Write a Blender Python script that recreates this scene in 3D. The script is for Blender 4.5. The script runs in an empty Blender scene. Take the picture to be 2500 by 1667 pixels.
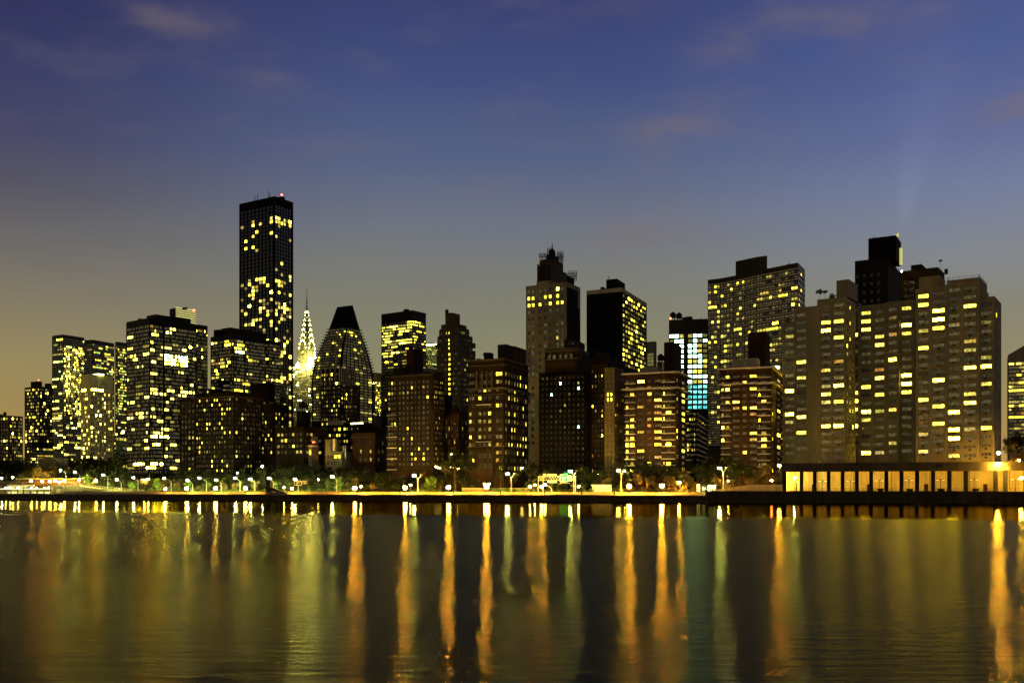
import bpy, math, random
from mathutils import Vector, noise as mnoise
random.seed(11)
PI = math.pi
F = 2370.0; HC = 4.5; HZ = 1192.0           # focal length in photo pixels, eye height (m), horizon row
V2 = lambda x, y: Vector((x, y))
def ray(px): return (px-1250.0)/F
def P(px, Y): return Vector((ray(px)*Y, Y))
def Z(py, Y): return HC+(HZ-py)/F*Y
def SY(px, off=0.0): return (328+off*1.05)/(1+0.32*ray(px))     # depth of a line parallel to the seawall, off metres inland
def shore(px, off=0.0): return P(px, SY(px, off))
SD = Vector((1, -0.32)).normalized(); SN = Vector((0.32, 1)).normalized(); SANG = math.atan2(SD.y, SD.x)
scene = bpy.context.scene
COL = scene.collection

# ------------------------------------------------------------------ materials
def nodes_of(m):
    m.use_nodes = True; nt = m.node_tree; nt.nodes.clear()
    return nt, nt.nodes, nt.links
def mat(name, col, rough=0.8, var=0.4, scale=0.35, metal=0.0, streak=True, bump=0.0):
    m = bpy.data.materials.new(name); nt, N, L = nodes_of(m)
    out = N.new('ShaderNodeOutputMaterial'); b = N.new('ShaderNodeBsdfPrincipled')
    L.new(b.outputs[0], out.inputs[0])
    b.inputs['Roughness'].default_value = rough; b.inputs['Metallic'].default_value = metal; b.inputs['Specular IOR Level'].default_value = .06
    g = N.new('ShaderNodeNewGeometry')
    mp = N.new('ShaderNodeMapping'); mp.inputs['Scale'].default_value = (1, 1, 0.18 if streak else 1)
    L.new(g.outputs['Position'], mp.inputs[0])
    n1 = N.new('ShaderNodeTexNoise'); n1.inputs['Scale'].default_value = scale; n1.inputs['Detail'].default_value = 6
    n1.inputs['Roughness'].default_value = 0.7
    L.new(mp.outputs[0], n1.inputs['Vector'])
    r = N.new('ShaderNodeMapRange'); r.inputs[1].default_value = .3; r.inputs[2].default_value = .7
    r.inputs[3].default_value = 1-var; r.inputs[4].default_value = 1+var
    L.new(n1.outputs[0], r.inputs[0])
    mx = N.new('ShaderNodeVectorMath'); mx.operation = 'SCALE'; mx.inputs[0].default_value = col[:3]
    L.new(r.outputs[0], mx.inputs['Scale'])
    L.new(mx.outputs[0], b.inputs['Base Color'])
    if bump:
        n2 = N.new('ShaderNodeTexNoise'); n2.inputs['Scale'].default_value = 2.2; n2.inputs['Detail'].default_value = 4
        L.new(g.outputs['Position'], n2.inputs['Vector'])
        bp = N.new('ShaderNodeBump'); bp.inputs['Strength'].default_value = bump
        L.new(n2.outputs[0], bp.inputs['Height']); L.new(bp.outputs[0], b.inputs['Normal'])
    return m
def emis(name, col, s):
    m = bpy.data.materials.new(name); nt, N, L = nodes_of(m)
    out = N.new('ShaderNodeOutputMaterial'); b = N.new('ShaderNodeBsdfPrincipled')
    b.inputs['Base Color'].default_value = (.5, .5, .45, 1); b.inputs['Roughness'].default_value = .4
    b.inputs['Emission Color'].default_value = (*col, 1)
    n = N.new('ShaderNodeTexNoise'); n.inputs['Scale'].default_value = 3
    r = N.new('ShaderNodeMapRange'); r.inputs[3].default_value = s*.8; r.inputs[4].default_value = s*1.2
    L.new(n.outputs[0], r.inputs[0]); L.new(r.outputs[0], b.inputs['Emission Strength'])
    L.new(b.outputs[0], out.inputs[0]); return m

def glass_material():
    m = bpy.data.materials.new('window_glass'); nt, N, L = nodes_of(m)
    out = N.new('ShaderNodeOutputMaterial'); b = N.new('ShaderNodeBsdfPrincipled')
    b.inputs['Base Color'].default_value = (.02, .02, .018, 1); b.inputs['Roughness'].default_value = .12
    a = N.new('ShaderNodeAttribute'); a.attribute_name = 'glow'
    g = N.new('ShaderNodeNewGeometry')
    mp = N.new('ShaderNodeMapping'); mp.inputs['Scale'].default_value = (1.0, 1.0, .8)
    L.new(g.outputs['Position'], mp.inputs[0])
    n = N.new('ShaderNodeTexNoise'); n.inputs['Scale'].default_value = 1.15; n.inputs['Detail'].default_value = 3
    n.inputs['Roughness'].default_value = .65
    L.new(mp.outputs[0], n.inputs['Vector'])
    r = N.new('ShaderNodeMapRange'); r.inputs[1].default_value = .36; r.inputs[2].default_value = .66
    r.inputs[3].default_value = .22; r.inputs[4].default_value = 1.65
    L.new(n.outputs[0], r.inputs[0])
    L.new(a.outputs['Color'], b.inputs['Emission Color']); L.new(r.outputs[0], b.inputs['Emission Strength'])
    L.new(b.outputs[0], out.inputs[0])
    return m
M = {}
M['glass'] = glass_material()
def addm(k, *a, **kw): M[k] = mat(k, *a, **kw)
addm('tan_brick', (0.07, 0.052, 0.026)); addm('brown_brick', (0.024, 0.0155, 0.0075)); addm('dark_brick', (0.012, 0.008, 0.004))
addm('red_brick', (0.046, 0.022, 0.009)); addm('white_brick', (.20,.165,.08), var=.3, scale=.22)
addm('limestone', (0.12, 0.1, 0.05)); addm('concrete', (0.11, 0.09, 0.05)); addm('pale_concrete', (0.34, 0.28, 0.15))
addm('dark_metal', (0.01, 0.009, 0.006), rough=.35, metal=.2); addm('bronze_metal', (0.03, 0.026, 0.013), rough=.4, metal=.2)
addm('curtain_green', (.035, .05, .03), rough=.25); addm('black_roof', (0.012, 0.01, 0.007)); addm('near_black', (0.004, 0.0035, 0.003))
addm('arcade_wall', (.36, .27, .12), var=.3, scale=.6); addm('stone_painted_floodlit', (0.85, 0.74, 0.2)); addm('slab_white', (.88, .74, .5), var=.1); addm('frame_pale', (0.24, 0.21, 0.12), var=.05); addm('frame_dark', (.012, .011, .01), var=.05)  # tower stone carries its yellow floodlighting in the base colour
addm('stair_brown', (0.028, 0.012, 0.006)); addm('steel', (.55, .55, .45), rough=.35, metal=.6); addm('iron', (.02, .02, .02), rough=.5)
addm('pole_grey', (0.34, 0.3, 0.2), rough=.5, streak=False); addm('asphalt', (.06, .055, .05), streak=False)
addm('barrier_concrete', (0.27, 0.21, 0.11), var=.2, scale=.5); addm('seawall_stone', (.045, .034, .02), var=.4, scale=.5, bump=.3)
addm('pavement', (0.2, 0.16, 0.09), streak=False); addm('soil', (.05, .045, .025), streak=False); addm('bark', (.06, .045, .03))
addm('sign_back', (.03, .03, .03)); addm('white_paint', (.75, .72, .6), var=.05)
M['sign_green'] = mat('sign_green', (.01, .5, .16), var=.15, streak=False)
addm('canvas', (.6, .55, .4), var=.08)
def foliage(name, c, e=0.0):
    m = bpy.data.materials.new(name); nt, N, L = nodes_of(m)
    out = N.new('ShaderNodeOutputMaterial'); d = N.new('ShaderNodeBsdfDiffuse'); t = N.new('ShaderNodeBsdfTranslucent')
    mx = N.new('ShaderNodeMixShader'); mx.inputs[0].default_value = .35
    g = N.new('ShaderNodeNewGeometry'); n = N.new('ShaderNodeTexNoise'); n.inputs['Scale'].default_value = .5; n.inputs['Detail'].default_value = 4
    L.new(g.outputs['Position'], n.inputs['Vector'])
    cr = N.new('ShaderNodeValToRGB'); cr.color_ramp.elements[0].position = .32; cr.color_ramp.elements[1].position = .68
    cr.color_ramp.elements[0].color = (c[0]*.4, c[1]*.4, c[2]*.4, 1); cr.color_ramp.elements[1].color = (c[0]*1.6, c[1]*1.6, c[2]*1.6, 1)
    L.new(n.outputs[0], cr.inputs[0]); L.new(cr.outputs[0], d.inputs[0]); L.new(cr.outputs[0], t.inputs[0])
    L.new(d.outputs[0], mx.inputs[1]); L.new(t.outputs[0], mx.inputs[2]); L.new(mx.outputs[0], out.inputs[0])
    return m
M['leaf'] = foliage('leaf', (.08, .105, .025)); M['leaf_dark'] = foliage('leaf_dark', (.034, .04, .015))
M['leaf_lit_amber'] = foliage('leaf_lit_amber', (.20, .15, .045)); M['leaf_lit_green'] = foliage('leaf_lit_green', (.12, .19, .035))  # amber and green lamplight put into these leaf colours
M['lamp_green'] = emis('lamp_green', (.84, 1.0, .34), 1500); M['lamp_orange'] = emis('lamp_orange', (1.0, .50, .04), 3900)
M['lamp_warm'] = emis('lamp_warm', (1.0, .74, .14), 1200); M['lamp_small'] = emis('lamp_small', (1.0, .9, .3), 160)
M['lamp_big'] = emis('lamp_big', (1.0, .60, .07), 3200); M['lamp_red'] = emis('lamp_red', (1.0, .25, .04), 220)
M['tube'] = emis('tube', (1.0, .62, .075), 140); M['sodium_face'] = emis('sodium_face', (1.0, .8, .25), 5)
M['sodium_dim'] = emis('sodium_dim', (1.0, .8, .4), 1.4); M['lamp_orange_dim'] = emis('lamp_orange_dim', (1.0, .56, .06), 1000); M['beacon'] = emis('beacon', (1.0, .08, .03), 14); M['crown_light'] = emis('crown_light', (1.0, 1.0, .42), 6)
M['flood_glow'] = emis('flood_glow', (.97, 1.0, .32), 320); M['string_light'] = emis('string_light', (1.0, .85, .25), 9)
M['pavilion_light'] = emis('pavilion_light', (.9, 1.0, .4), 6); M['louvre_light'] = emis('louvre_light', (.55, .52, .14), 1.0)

# ------------------------------------------------------------------ mesh builder
class MB:
    def __init__(s): s.v = []; s.f = []; s.m = []; s.c = []
    def quad(s, a, b, c, d, mi=0, col=(0, 0, 0)):
        n = len(s.v); s.v += [tuple(a), tuple(b), tuple(c), tuple(d)]; s.f.append((n, n+1, n+2, n+3)); s.m.append(mi); s.c.append(col)
    def poly(s, pts, mi=0, col=(0, 0, 0)):
        n = len(s.v); s.v += [tuple(p) for p in pts]; s.f.append(tuple(range(n, n+len(pts)))); s.m.append(mi); s.c.append(col)
    def box(s, x0, x1, y0, y1, z0, z1, mi=0, rot=0.0, o=(0, 0, 0), col=(0, 0, 0)):
        c, sn = math.cos(rot), math.sin(rot)
        def T(x, y, z): return (o[0]+x*c-y*sn, o[1]+x*sn+y*c, o[2]+z)
        p = [T(x, y, z) for z in (z0, z1) for x, y in ((x0, y0), (x1, y0), (x1, y1), (x0, y1))]
        n = len(s.v); s.v += p
        for f in ((0, 3, 2, 1), (4, 5, 6, 7), (0, 1, 5, 4), (1, 2, 6, 5), (2, 3, 7, 6), (3, 0, 4, 7)):
            s.f.append(tuple(n+i for i in f)); s.m.append(mi); s.c.append(col)
    def prism(s, pts, z0, z1, mi=0, cap=True, skip=()):
        k = len(pts)
        for i in range(k):
            if i in skip: continue
            a, b = pts[i], pts[(i+1) % k]
            s.quad((a[0], a[1], z0), (b[0], b[1], z0), (b[0], b[1], z1), (a[0], a[1], z1), mi)
        if cap: s.poly([(p[0], p[1], z1) for p in pts], mi)
    def tube(s, pts, r, n=6, mi=0):
        rings = []
        for i, p in enumerate(pts):
            p = Vector(p); a = Vector(pts[max(0, i-1)]); b = Vector(pts[min(len(pts)-1, i+1)])
            t = (b-a).normalized(); u = t.cross(Vector((0, 0, 1)))
            if u.length < 1e-3: u = Vector((1, 0, 0))
            u.normalize(); w = t.cross(u)
            rr = r[i] if isinstance(r, (list, tuple)) else r
            base = len(s.v); rings.append(base)
            for k in range(n):
                q = p+(u*math.cos(2*PI*k/n)+w*math.sin(2*PI*k/n))*rr; s.v.append(tuple(q))
        for i in range(len(rings)-1):
            for k in range(n):
                a, b = rings[i], rings[i+1]
                s.f.append((a+k, a+(k+1) % n, b+(k+1) % n, b+k)); s.m.append(mi); s.c.append((0, 0, 0))
        s.f.append(tuple(rings[-1]+k for k in range(n))); s.m.append(mi); s.c.append((0, 0, 0))
    def lathe(s, prof, n=10, mi=0, o=(0, 0, 0)):
        rings = []
        for r, z in prof:
            rings.append(len(s.v))
            for k in range(n): s.v.append((o[0]+r*math.cos(2*PI*k/n), o[1]+r*math.sin(2*PI*k/n), o[2]+z))
        for i in range(len(rings)-1):
            for k in range(n):
                a, b = rings[i], rings[i+1]
                s.f.append((a+k, a+(k+1) % n, b+(k+1) % n, b+k)); s.m.append(mi); s.c.append((0, 0, 0))
    def mesh(s, name, mats, glow=False):
        me = bpy.data.meshes.new(name); me.from_pydata(s.v, [], s.f)
        for m in mats: me.materials.append(m)
        me.polygons.foreach_set('material_index', s.m)
        if glow:
            at = me.color_attributes.new('glow', 'FLOAT_COLOR', 'CORNER'); buf = []
            for f, c in zip(s.f, s.c): buf += [c[0], c[1], c[2], 1.0]*len(f)
            at.data.foreach_set('color', buf)
        me.update(); return me
    def obj(s, name, mats, parent=None, glow=False, loc=None):
        if not isinstance(mats, (list, tuple)): mats = [mats]
        o = bpy.data.objects.new(name, s.mesh(name, mats, glow)); COL.objects.link(o)
        if loc is not None: o.location = loc
        if parent is not None: attach(o, parent)
        return o
def attach(o, parent):
    o.parent = parent
    o.matrix_parent_inverse = parent.matrix_basis.inverted() if parent.type == 'EMPTY' or True else o.matrix_parent_inverse
def tag(o, label=None, cat=None, group=None, kind=None):
    if label: o['label'] = label
    if cat: o['category'] = cat
    if group: o['group'] = group
    if kind: o['kind'] = kind
    return o
def empty(name, loc, label, cat, group=None):
    o = bpy.data.objects.new(name, None); COL.objects.link(o); o.location = loc; o.empty_display_size = 1
    return tag(o, label, cat, group)

# ------------------------------------------------------------------ window light
G = dict(hot=(27, 22, .7), bright=(3.7, 3.05, .20), soft=(.97, .78, .11), mid=(.60, .49, .075), amber=(.62, .32, .05), dim=(.21, .17, .04),
         faint=(.075, .062, .024), grey=(.028, .025, .012), dark=(.003, .003, .002), white=(8, 15, 10.5), deco=(26, 27, 7), cyan=(.46, 1.7, 1.45),
         blue=(.12, .45, 1.2), green=(1.1, 1.5, .22), red=(.9, .1, .05), pale=(.085, .072, .03), ghost=(.17, .165, .04), gold=(.62, .42, .05))  # grey, faint, pale and ghost put slight glow into unlit panes
def lit_pick(rg, w=None):
    w = w or (('hot', .065), ('bright', .20), ('soft', .25), ('mid', .26), ('dim', .16), ('amber', .065))
    t = rg.random()*sum(x[1] for x in w)
    for k, p in w:
        t -= p
        if t <= 0:
            q = rg.randint(0, 5); a, b_, c = G[k]; t1, t2 = ((1, 1), (1, 1), (.97, 1.6), (.86, .8), (1.04, 1.1), (.97, 1.8))[q]; return (round(a, 3), round(b_*t1, 3), round(c*t2, 3))
    return G['mid']
def apt(p, faint=.35, base='dark', w=None, seed=1, rows=None):
    rg = random.Random(seed)
    def f(r, c, nr, nc):
        q = rg.random(); pp = p*(rows(r, nr) if rows else 1)
        if q < pp: return lit_pick(rg, w)
        return G['faint'] if q < pp+faint*.6 else (G['grey'] if q < pp+faint else G[base])
    return f
def office(p, run=5, base='grey', seed=1, w=None, rows=None, rowvar=True):
    rg = random.Random(seed); st = {}
    def f(r, c, nr, nc):
        if (r, nc) not in st:
            line = []; rp = min(.95, p*(rows(r, nr) if rows else 1)*(rg.choice((.15, .5, 1, 1.5, 2.2)) if rowvar else 1))
            while len(line) < nc:
                k = rg.randint(1, run)
                if rg.random() < rp:
                    g = lit_pick(rg, w); line += [g if rg.random() < .85 else G['dim'] for _ in range(k)]
                else: line += [G[base] if rg.random() < .7 else G['dark'] for _ in range(k)]
            st[(r, nc)] = line[:nc]
        return st[(r, nc)][c]
    return f
def none(base='dark'):
    return lambda r, c, nr, nc: G[base]

# ------------------------------------------------------------------ buildings
PANE = {}
def pane_geo(mb, w, h, mull, col, T):
    x0, x1, z0, z1 = -w/2, w/2, -h/2, h/2
    mb.quad(T(x0, 0, z0), T(x1, 0, z0), T(x1, 0, z1), T(x0, 0, z1), 0, col)
    nx, ny = mull
    t = max(.05, min(.12, w*.05))
    if nx > 1 or ny > 1:
        for i in range(nx+1):
            x = x0+(x1-x0)*i/nx; x = min(max(x, x0+t/2), x1-t/2)
            mb.quad(T(x-t/2, -.04, z0), T(x+t/2, -.04, z0), T(x+t/2, -.04, z1), T(x-t/2, -.04, z1), 1)
        for j in range(ny+1):
            z = z0+(z1-z0)*j/ny; z = min(max(z, z0+t/2), z1-t/2)
            mb.quad(T(x0, -.045, z-t/2), T(x1, -.045, z-t/2), T(x1, -.045, z+t/2), T(x0, -.045, z+t/2), 1)
def fp_box(xl, xc, xr, Y, a=30.0, maxd=45.0):
    a = math.radians(a); C = P(xc, Y); dl = V2(-math.cos(a), math.sin(a)); dr = V2(math.sin(a), math.cos(a))
    ul, ur = ray(xl), ray(xr)
    tl = (ul*C.y-C.x)/(dl.x-ul*dl.y); tr = (ur*C.y-C.x)/(dr.x-ur*dr.y)
    tr = min(tr, maxd) if tr > 0 else maxd
    Lp = C+dl*tl; R = C+dr*tr
    return [Lp, C, R, Lp+dr*tr]
class Bld:
    def __init__(s, name, label, Y, yb, wall, cat='building', frame='frame_dark', group=None, zb=2.6):
        s.name, s.label, s.Y, s.yb, s.cat, s.frame, s.group, s.zb = name, label, Y, yb, cat, frame, group, zb
        s.wall = wall; s.w = []; s.parts = []; s.mbs = {}; s.root = None; s.acs = []; s.gain = 1.0
    def base(s, p):
        if s.root is None: s.root = empty(s.name, (p.x, p.y, s.zb), s.label, s.cat, s.group)
    def mb(s, part, m):
        k = (part, m)
        if k not in s.mbs: s.mbs[k] = MB()
        return s.mbs[k]
    def vol(s, pts, yt, faces=None, Y=None, z0=None, yb=None, part='wall', m=None, z1=None, nfront=None, cap=True):
        """pts: counter-clockwise footprint; faces: {edge index: window spec}"""
        Y = Y or s.Y; m = m or s.wall
        s.base(pts[0]); mb = s.mb(part, m)
        z1 = Z(yt, Y) if z1 is None else z1; z0 = s.zb if z0 is None else z0
        faces = faces or {}
        mb.prism(pts, z0, z1, 0, cap, skip=set(faces))
        for e, sp in faces.items():
            s.facade(mb, pts[e], pts[(e+1) % len(pts)], z0, z1, Y, sp, s.yb if yb is None else yb)
        return z1
    def facade(s, mb, A, B, z0, z1, Y, sp, yb):
        """sp: n columns or [(px centre, px width)], pitch px, wf, hf, top px, lit, mull, ac"""
        k = Y/F; d = B-A; W = d.length
        if W < .3 or not sp:
            mb.quad((A.x, A.y, z0), (B.x, B.y, z0), (B.x, B.y, z1), (A.x, A.y, z1)); return
        dx = d/W; n = V2(dx.y, -dx.x); ang = math.atan2(dx.y, dx.x)
        sh = sp['p']*k; top = sp.get('top', 4)*k; dep = sp.get('dep', .22); zw = max(Z(yb, Y), z0+sp.get('zpad', .5))
        cols = sp['n']
        if isinstance(cols, int):
            em = sp.get('em', .3)*W/cols; bw = (W-2*em)/cols
            cs = [(em+(i+.5)*bw, bw*sp.get('wf', .6)) for i in range(cols)]
        else:
            cs = []
            for pc, pw in cols:
                q = [(ray(v)*A.y-A.x)/(dx.x-ray(v)*dx.y) for v in (pc-pw/2, pc+pw/2)]
                cs.append(((q[0]+q[1])/2, abs(q[1]-q[0])))
        cs = [(c, w) for c, w in cs if c-w/2 > .02 and c+w/2 < W-.02]
        nr = int((z1-top-zw)/sh)
        if nr < 1 or not cs:
            mb.quad((A.x, A.y, z0), (B.x, B.y, z0), (B.x, B.y, z1), (A.x, A.y, z1)); return
        zt = z1-top; zbm = zt-nr*sh; wh = sh*sp.get('hf', .55)
        def Q(sa, sb, za, zc, mi=0):
            a = A+dx*sa; b = A+dx*sb
            mb.quad((a.x, a.y, za), (b.x, b.y, za), (b.x, b.y, zc), (a.x, a.y, zc), mi)
        Q(0, W, zt, z1); Q(0, W, z0, zbm)
        prev = 0.0
        for c, w in cs:
            Q(prev, c-w/2, zbm, zt); prev = c+w/2
        Q(prev, W, zbm, zt)
        lit = sp.get('lit') or none(); skip = sp.get('skip'); mull = sp.get('mull', (1, 1)); shift = sp.get('zs', 0)*sh
        for j, (c, w) in enumerate(cs):
            zc_prev = zt
            for r in range(nr):
                zc = zt-(r+.5)*sh+shift; za, zb_ = zc-wh/2, zc+wh/2
                if skip and skip(r, j, nr, len(cs)): continue
                Q(c-w/2, c+w/2, zb_, zc_prev); zc_prev = za
                a = A+dx*(c-w/2); b = A+dx*(c+w/2); ai = a-n*dep; bi = b-n*dep
                mb.quad((a.x, a.y, za), (ai.x, ai.y, za), (ai.x, ai.y, zb_), (a.x, a.y, zb_))
                mb.quad((bi.x, bi.y, za), (b.x, b.y, za), (b.x, b.y, zb_), (bi.x, bi.y, zb_))
                mb.quad((a.x, a.y, za), (b.x, b.y, za), (bi.x, bi.y, za), (ai.x, ai.y, za))
                mb.quad((ai.x, ai.y, zb_), (bi.x, bi.y, zb_), (b.x, b.y, zb_), (a.x, a.y, zb_))
                col = lit(r, j, nr, len(cs)); col = tuple(round(v*s.gain, 3) for v in col) if col[0] > .7 and s.gain != 1 else col; ctr = A+dx*c-n*dep
                facing = max(.05, -(ctr.normalized().dot(n)))
                s.w.append((Vector((ctr.x, ctr.y, zc)), ang, w, wh, col, mull, w*wh*facing/(ctr.length**2)*(1+min(col[0], 1)*.25)))
                if sp.get('ac') and (r*7+j*3) % 5 != 0: s.acs.append((Vector((ctr.x, ctr.y, za-.38)), ang, facing/ctr.length))
            Q(c-w/2, c+w/2, zbm, zc_prev)
    def obj(s, name, mb, m, parent=None, glow=False):
        o = mb.obj(name, m, None, glow); attach(o, parent or s.root); return o
    def box(s, name, m, px, Y, w, d, z0, z1, a=30.0):
        """small rooftop piece centred on photo column px at depth Y"""
        c = P(px, Y); mb = MB(); mb.box(-w/2, w/2, -d/2, d/2, 0, z1-z0, 0, -math.radians(a), (c.x, c.y, z0))
        return s.obj(name, mb, M[m])
    def antenna(s, px, Y, z0, h, r=.12):
        c = P(px, Y); mb = MB(); mb.tube([(c.x, c.y, z0), (c.x, c.y, z0+h*.6), (c.x, c.y, z0+h)], [r*1.6, r, r*.6], 5)
        mb.box(-.5, .5, -.05, .05, h*.55, h*.6, 0, .4, (c.x, c.y, z0)); mb.box(-.3, .3, -.05, .05, h*.8, h*.84, 0, .4, (c.x, c.y, z0))
        return s.obj('antenna', mb, M['iron'])
    def cornice(s, pts, z, h, proj, m='limestone', name='cornice', n=2):
        mb = MB()
        for i in range(n):
            A, B = pts[i], pts[i+1]; d = (B-A).normalized(); nn = V2(d.y, -d.x)
            a0 = A-d*0.0; ang = math.atan2(d.y, d.x); W = (B-A).length
            mb.box(-proj*.9, W+proj*.9, -proj, -.003, 0, h, 0, ang, (A.x, A.y, z+i*.004))
        return s.obj(name, mb, M[m])
    def parapet(s, pts, z, h=1.1, t=.25, m=None, rail=False):
        mb = MB(); k = len(pts)
        for i in range(k):
            A, B = pts[i], pts[(i+1) % k]; d = (B-A).normalized(); ang = math.atan2(d.y, d.x); W = (B-A).length
            if rail:
                mb.box(0, W, .25, .31, h-.06, h, 0, ang, (A.x, A.y, z)); mb.box(0, W, .25, .31, h*.5, h*.5+.05, 0, ang, (A.x, A.y, z))
                for q in range(int(W/2)+1): mb.box(q*2, q*2+.07, .25, .31, 0, h, 0, ang, (A.x, A.y, z))
            else: mb.box(t*.5, W-t*.5, .003, t, 0, h, 0, ang, (A.x, A.y, z+.003*i))
        return s.obj('railing' if rail else 'parapet', mb, M[m or s.wall])
    def balcony(s, A, B, s0, s1, z, dep=1.4):
        d = (B-A).normalized(); ang = math.atan2(d.y, d.x); mb = MB()
        mb.box(s0, s1, -dep, -.004, -.16, .12, 0, ang, (A.x, A.y, z))
        mb.box(s0, s1, -dep+.02, -dep+.07, .95, 1.02, 1, ang, (A.x, A.y, z))
        nb = max(2, int((s1-s0)/.5))
        for i in range(nb+1):
            x = s0+.05+(s1-s0-.14)*i/nb; mb.box(x, x+.04, -dep+.02, -dep+.06, .12, .95, 1, ang, (A.x, A.y, z))
        return s.obj('balcony', mb, [M['slab_white'], M['frame_dark']])
    def tank(s, px, Y, z0, r=2.0, h=4.0):
        c = P(px, Y); mb = MB()
        for k in range(4):
            a = k*PI/2+.5; mb.tube([(c.x+r*.7*math.cos(a), c.y+r*.7*math.sin(a), z0), (c.x+r*.7*math.cos(a), c.y+r*.7*math.sin(a), z0+1.6)], .14, 5)
        mb.lathe([(r, 1.6), (r, 1.6+h), (r*1.06, 1.6+h), (.05, 1.6+h+r*.8)], 12, 0, (c.x, c.y, z0))
        return s.obj('water_tank', mb, M['black_roof'])
    def finish(s):
        for (part, m), mb in s.mbs.items():
            if mb.f: s.obj(part, mb, M[m])
        s.w.sort(key=lambda w: -w[6])
        fm = M[s.frame]
        for i, (c, ang, w, h, col, mull, _) in enumerate(s.w[:100]):
            key = (round(w, 2), round(h, 2), mull, col, s.frame)
            if key not in PANE:
                mb = MB(); pane_geo(mb, w, h, mull, col, lambda x, y, z: (x, y, z)); PANE[key] = mb.mesh('window', [M['glass'], fm], True)
            o = bpy.data.objects.new('window', PANE[key]); COL.objects.link(o); o.location = c; o.rotation_euler = (0, 0, ang); attach(o, s.root)
        rest = s.w[100:]
        if rest:
            mb = MB()
            for c, ang, w, h, col, mull, _ in rest:
                cs, sn = math.cos(ang), math.sin(ang)
                pane_geo(mb, w, h, mull, col, lambda x, y, z: (c.x+x*cs-y*sn, c.y+x*sn+y*cs, c.z+z))
            o = s.obj('window', mb, [M['glass'], fm], glow=True); o['kind'] = 'stuff'
        if s.acs:
            s.acs.sort(key=lambda t: -t[2]); mb = MB(); mb.box(-.42, .42, -.42, .2, -.26, .26); me = mb.mesh('air_conditioner', [M['black_roof']])
            for c, ang, _ in s.acs[:100]:
                o = bpy.data.objects.new('air_conditioner', me); COL.objects.link(o); o.location = c; o.rotation_euler = (0, 0, ang); attach(o, s.root)
        return s
def spec(n, p, lit=None, wf=.6, hf=.55, top=4, **k):
    d = dict(n=n, p=p, wf=wf, hf=hf, top=top, lit=lit); d.update(k); return d
def along(A, B, px):
    d = (B-A).normalized(); return (ray(px)*A.y-A.x)/(d.x-ray(px)*d.y)
def sub(fp, p0, p1, dep, off=0.0, front=False):
    """a box on the front line of fp from photo column p0; its right silhouette (or its front corner) falls on p1"""
    A, C = fp[0], fp[1]; d = (C-A).normalized(); n = V2(d.y, -d.x)
    A2 = A-n*off
    S_ = lambda p, O: (ray(p)*O.y-O.x)/(d.x-ray(p)*d.y)
    s0 = S_(p0, A2)
    if front: s1 = S_(p1, A2)
    else:
        while True:
            s1 = S_(p1, A2-n*dep)
            if s1-s0 > max(1.2, (S_(p1, A2)-s0)*.3) or dep < .6: break
            dep *= .8
    q0 = A2+d*s0; q1 = A2+d*s1
    return [q0, q1, q1-n*dep, q0-n*dep]


# ================= far left
b = Bld('apartment_building', 'low tan brick apartment block at the far left edge with stepped roof', 760, 1130, 'tan_brick')
f = fp_box(-40, 22, 56, 760); b.vol(f, 1014, {0: spec(9, 9, apt(.22, .3, seed=1), top=3), 1: spec(6, 9, apt(.45, .3, seed=2), top=3)})
b.vol(sub(f, -30, 8, 10, 3), 1006, z0=Z(1016, 760), part='penthouse'); b.box('chimney', 'dark_brick', 12, 764, 1.6, 1.6, Z(1016, 760), Z(1005, 760)); b.finish()
b = Bld('apartment_building', 'dark brown brick apartment tower with two roof blocks, left of the curved green glass slab', 900, 1140, 'brown_brick')
f = fp_box(60, 97, 128, 900); b.vol(f, 943, {0: spec(8, 8.4, apt(.42, .2, seed=3), top=3, wf=.7), 1: spec(7, 8.4, apt(.20, .3, seed=4), top=3)})
b.vol(fp_box(75, 92, 103, 905), 929, z0=Z(945, 900), part='penthouse'); b.vol(fp_box(109, 121, 126, 905), 934, z0=Z(945, 900), part='penthouse')
b.box('beacon', 'beacon', 94, 903, .8, .8, Z(929, 905), Z(929, 905)+.6); b.finish()
b = Bld('office_building', 'low dark glass office block with black flat cap below the brown brick tower', 700, 1150, 'black_roof')
f = fp_box(78, 90, 131, 700); b.vol(f, 1078, {0: spec(3, 8, office(.3, 2, seed=5), top=14, wf=.9), 1: spec(14, 8, office(.45, 4, seed=6), top=14, wf=.92)}); b.finish()
# curved glass slab pair
def reflection_glow(f0, amt):  # reflected lights put into the glow of the upper panes
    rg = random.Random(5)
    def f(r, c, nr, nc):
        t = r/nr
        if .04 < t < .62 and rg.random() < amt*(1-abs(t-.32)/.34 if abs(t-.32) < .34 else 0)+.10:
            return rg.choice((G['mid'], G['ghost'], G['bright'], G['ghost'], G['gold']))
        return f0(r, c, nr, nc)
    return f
b = Bld('office_building', 'green glass office slab with a bright reflection on its upper right face', 965, 1150, 'curtain_green')
b.gain = 4.0
f = fp_box(127, 154, 206, 965); yw = [('bright', .5), ('mid', .5), ('green', .35)]
b.vol(f, 820, {0: spec(8, 6.0, office(.32, 6, seed=7, w=yw), top=5, wf=.95, hf=.6), 1: spec(20, 6.0, reflection_glow(office(.26, 7, seed=8, w=yw), .8), top=4, wf=.95, hf=.6)}); b.parapet(f, Z(820, 965), 1.5); b.finish()
b = Bld('office_building', 'dark glass office slab joined behind the bright green one, with notched roofline', 1040, 1150, 'curtain_green')
f = fp_box(190, 226, 279, 1010, 24); b.vol(f, 829, {0: spec(10, 6.0, office(.16, 5, seed=9), top=9, wf=.95, hf=.6), 1: spec(18, 6.0, office(.24, 5, seed=10, w=yw), top=9, wf=.95, hf=.6)}, Y=1010)
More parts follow.
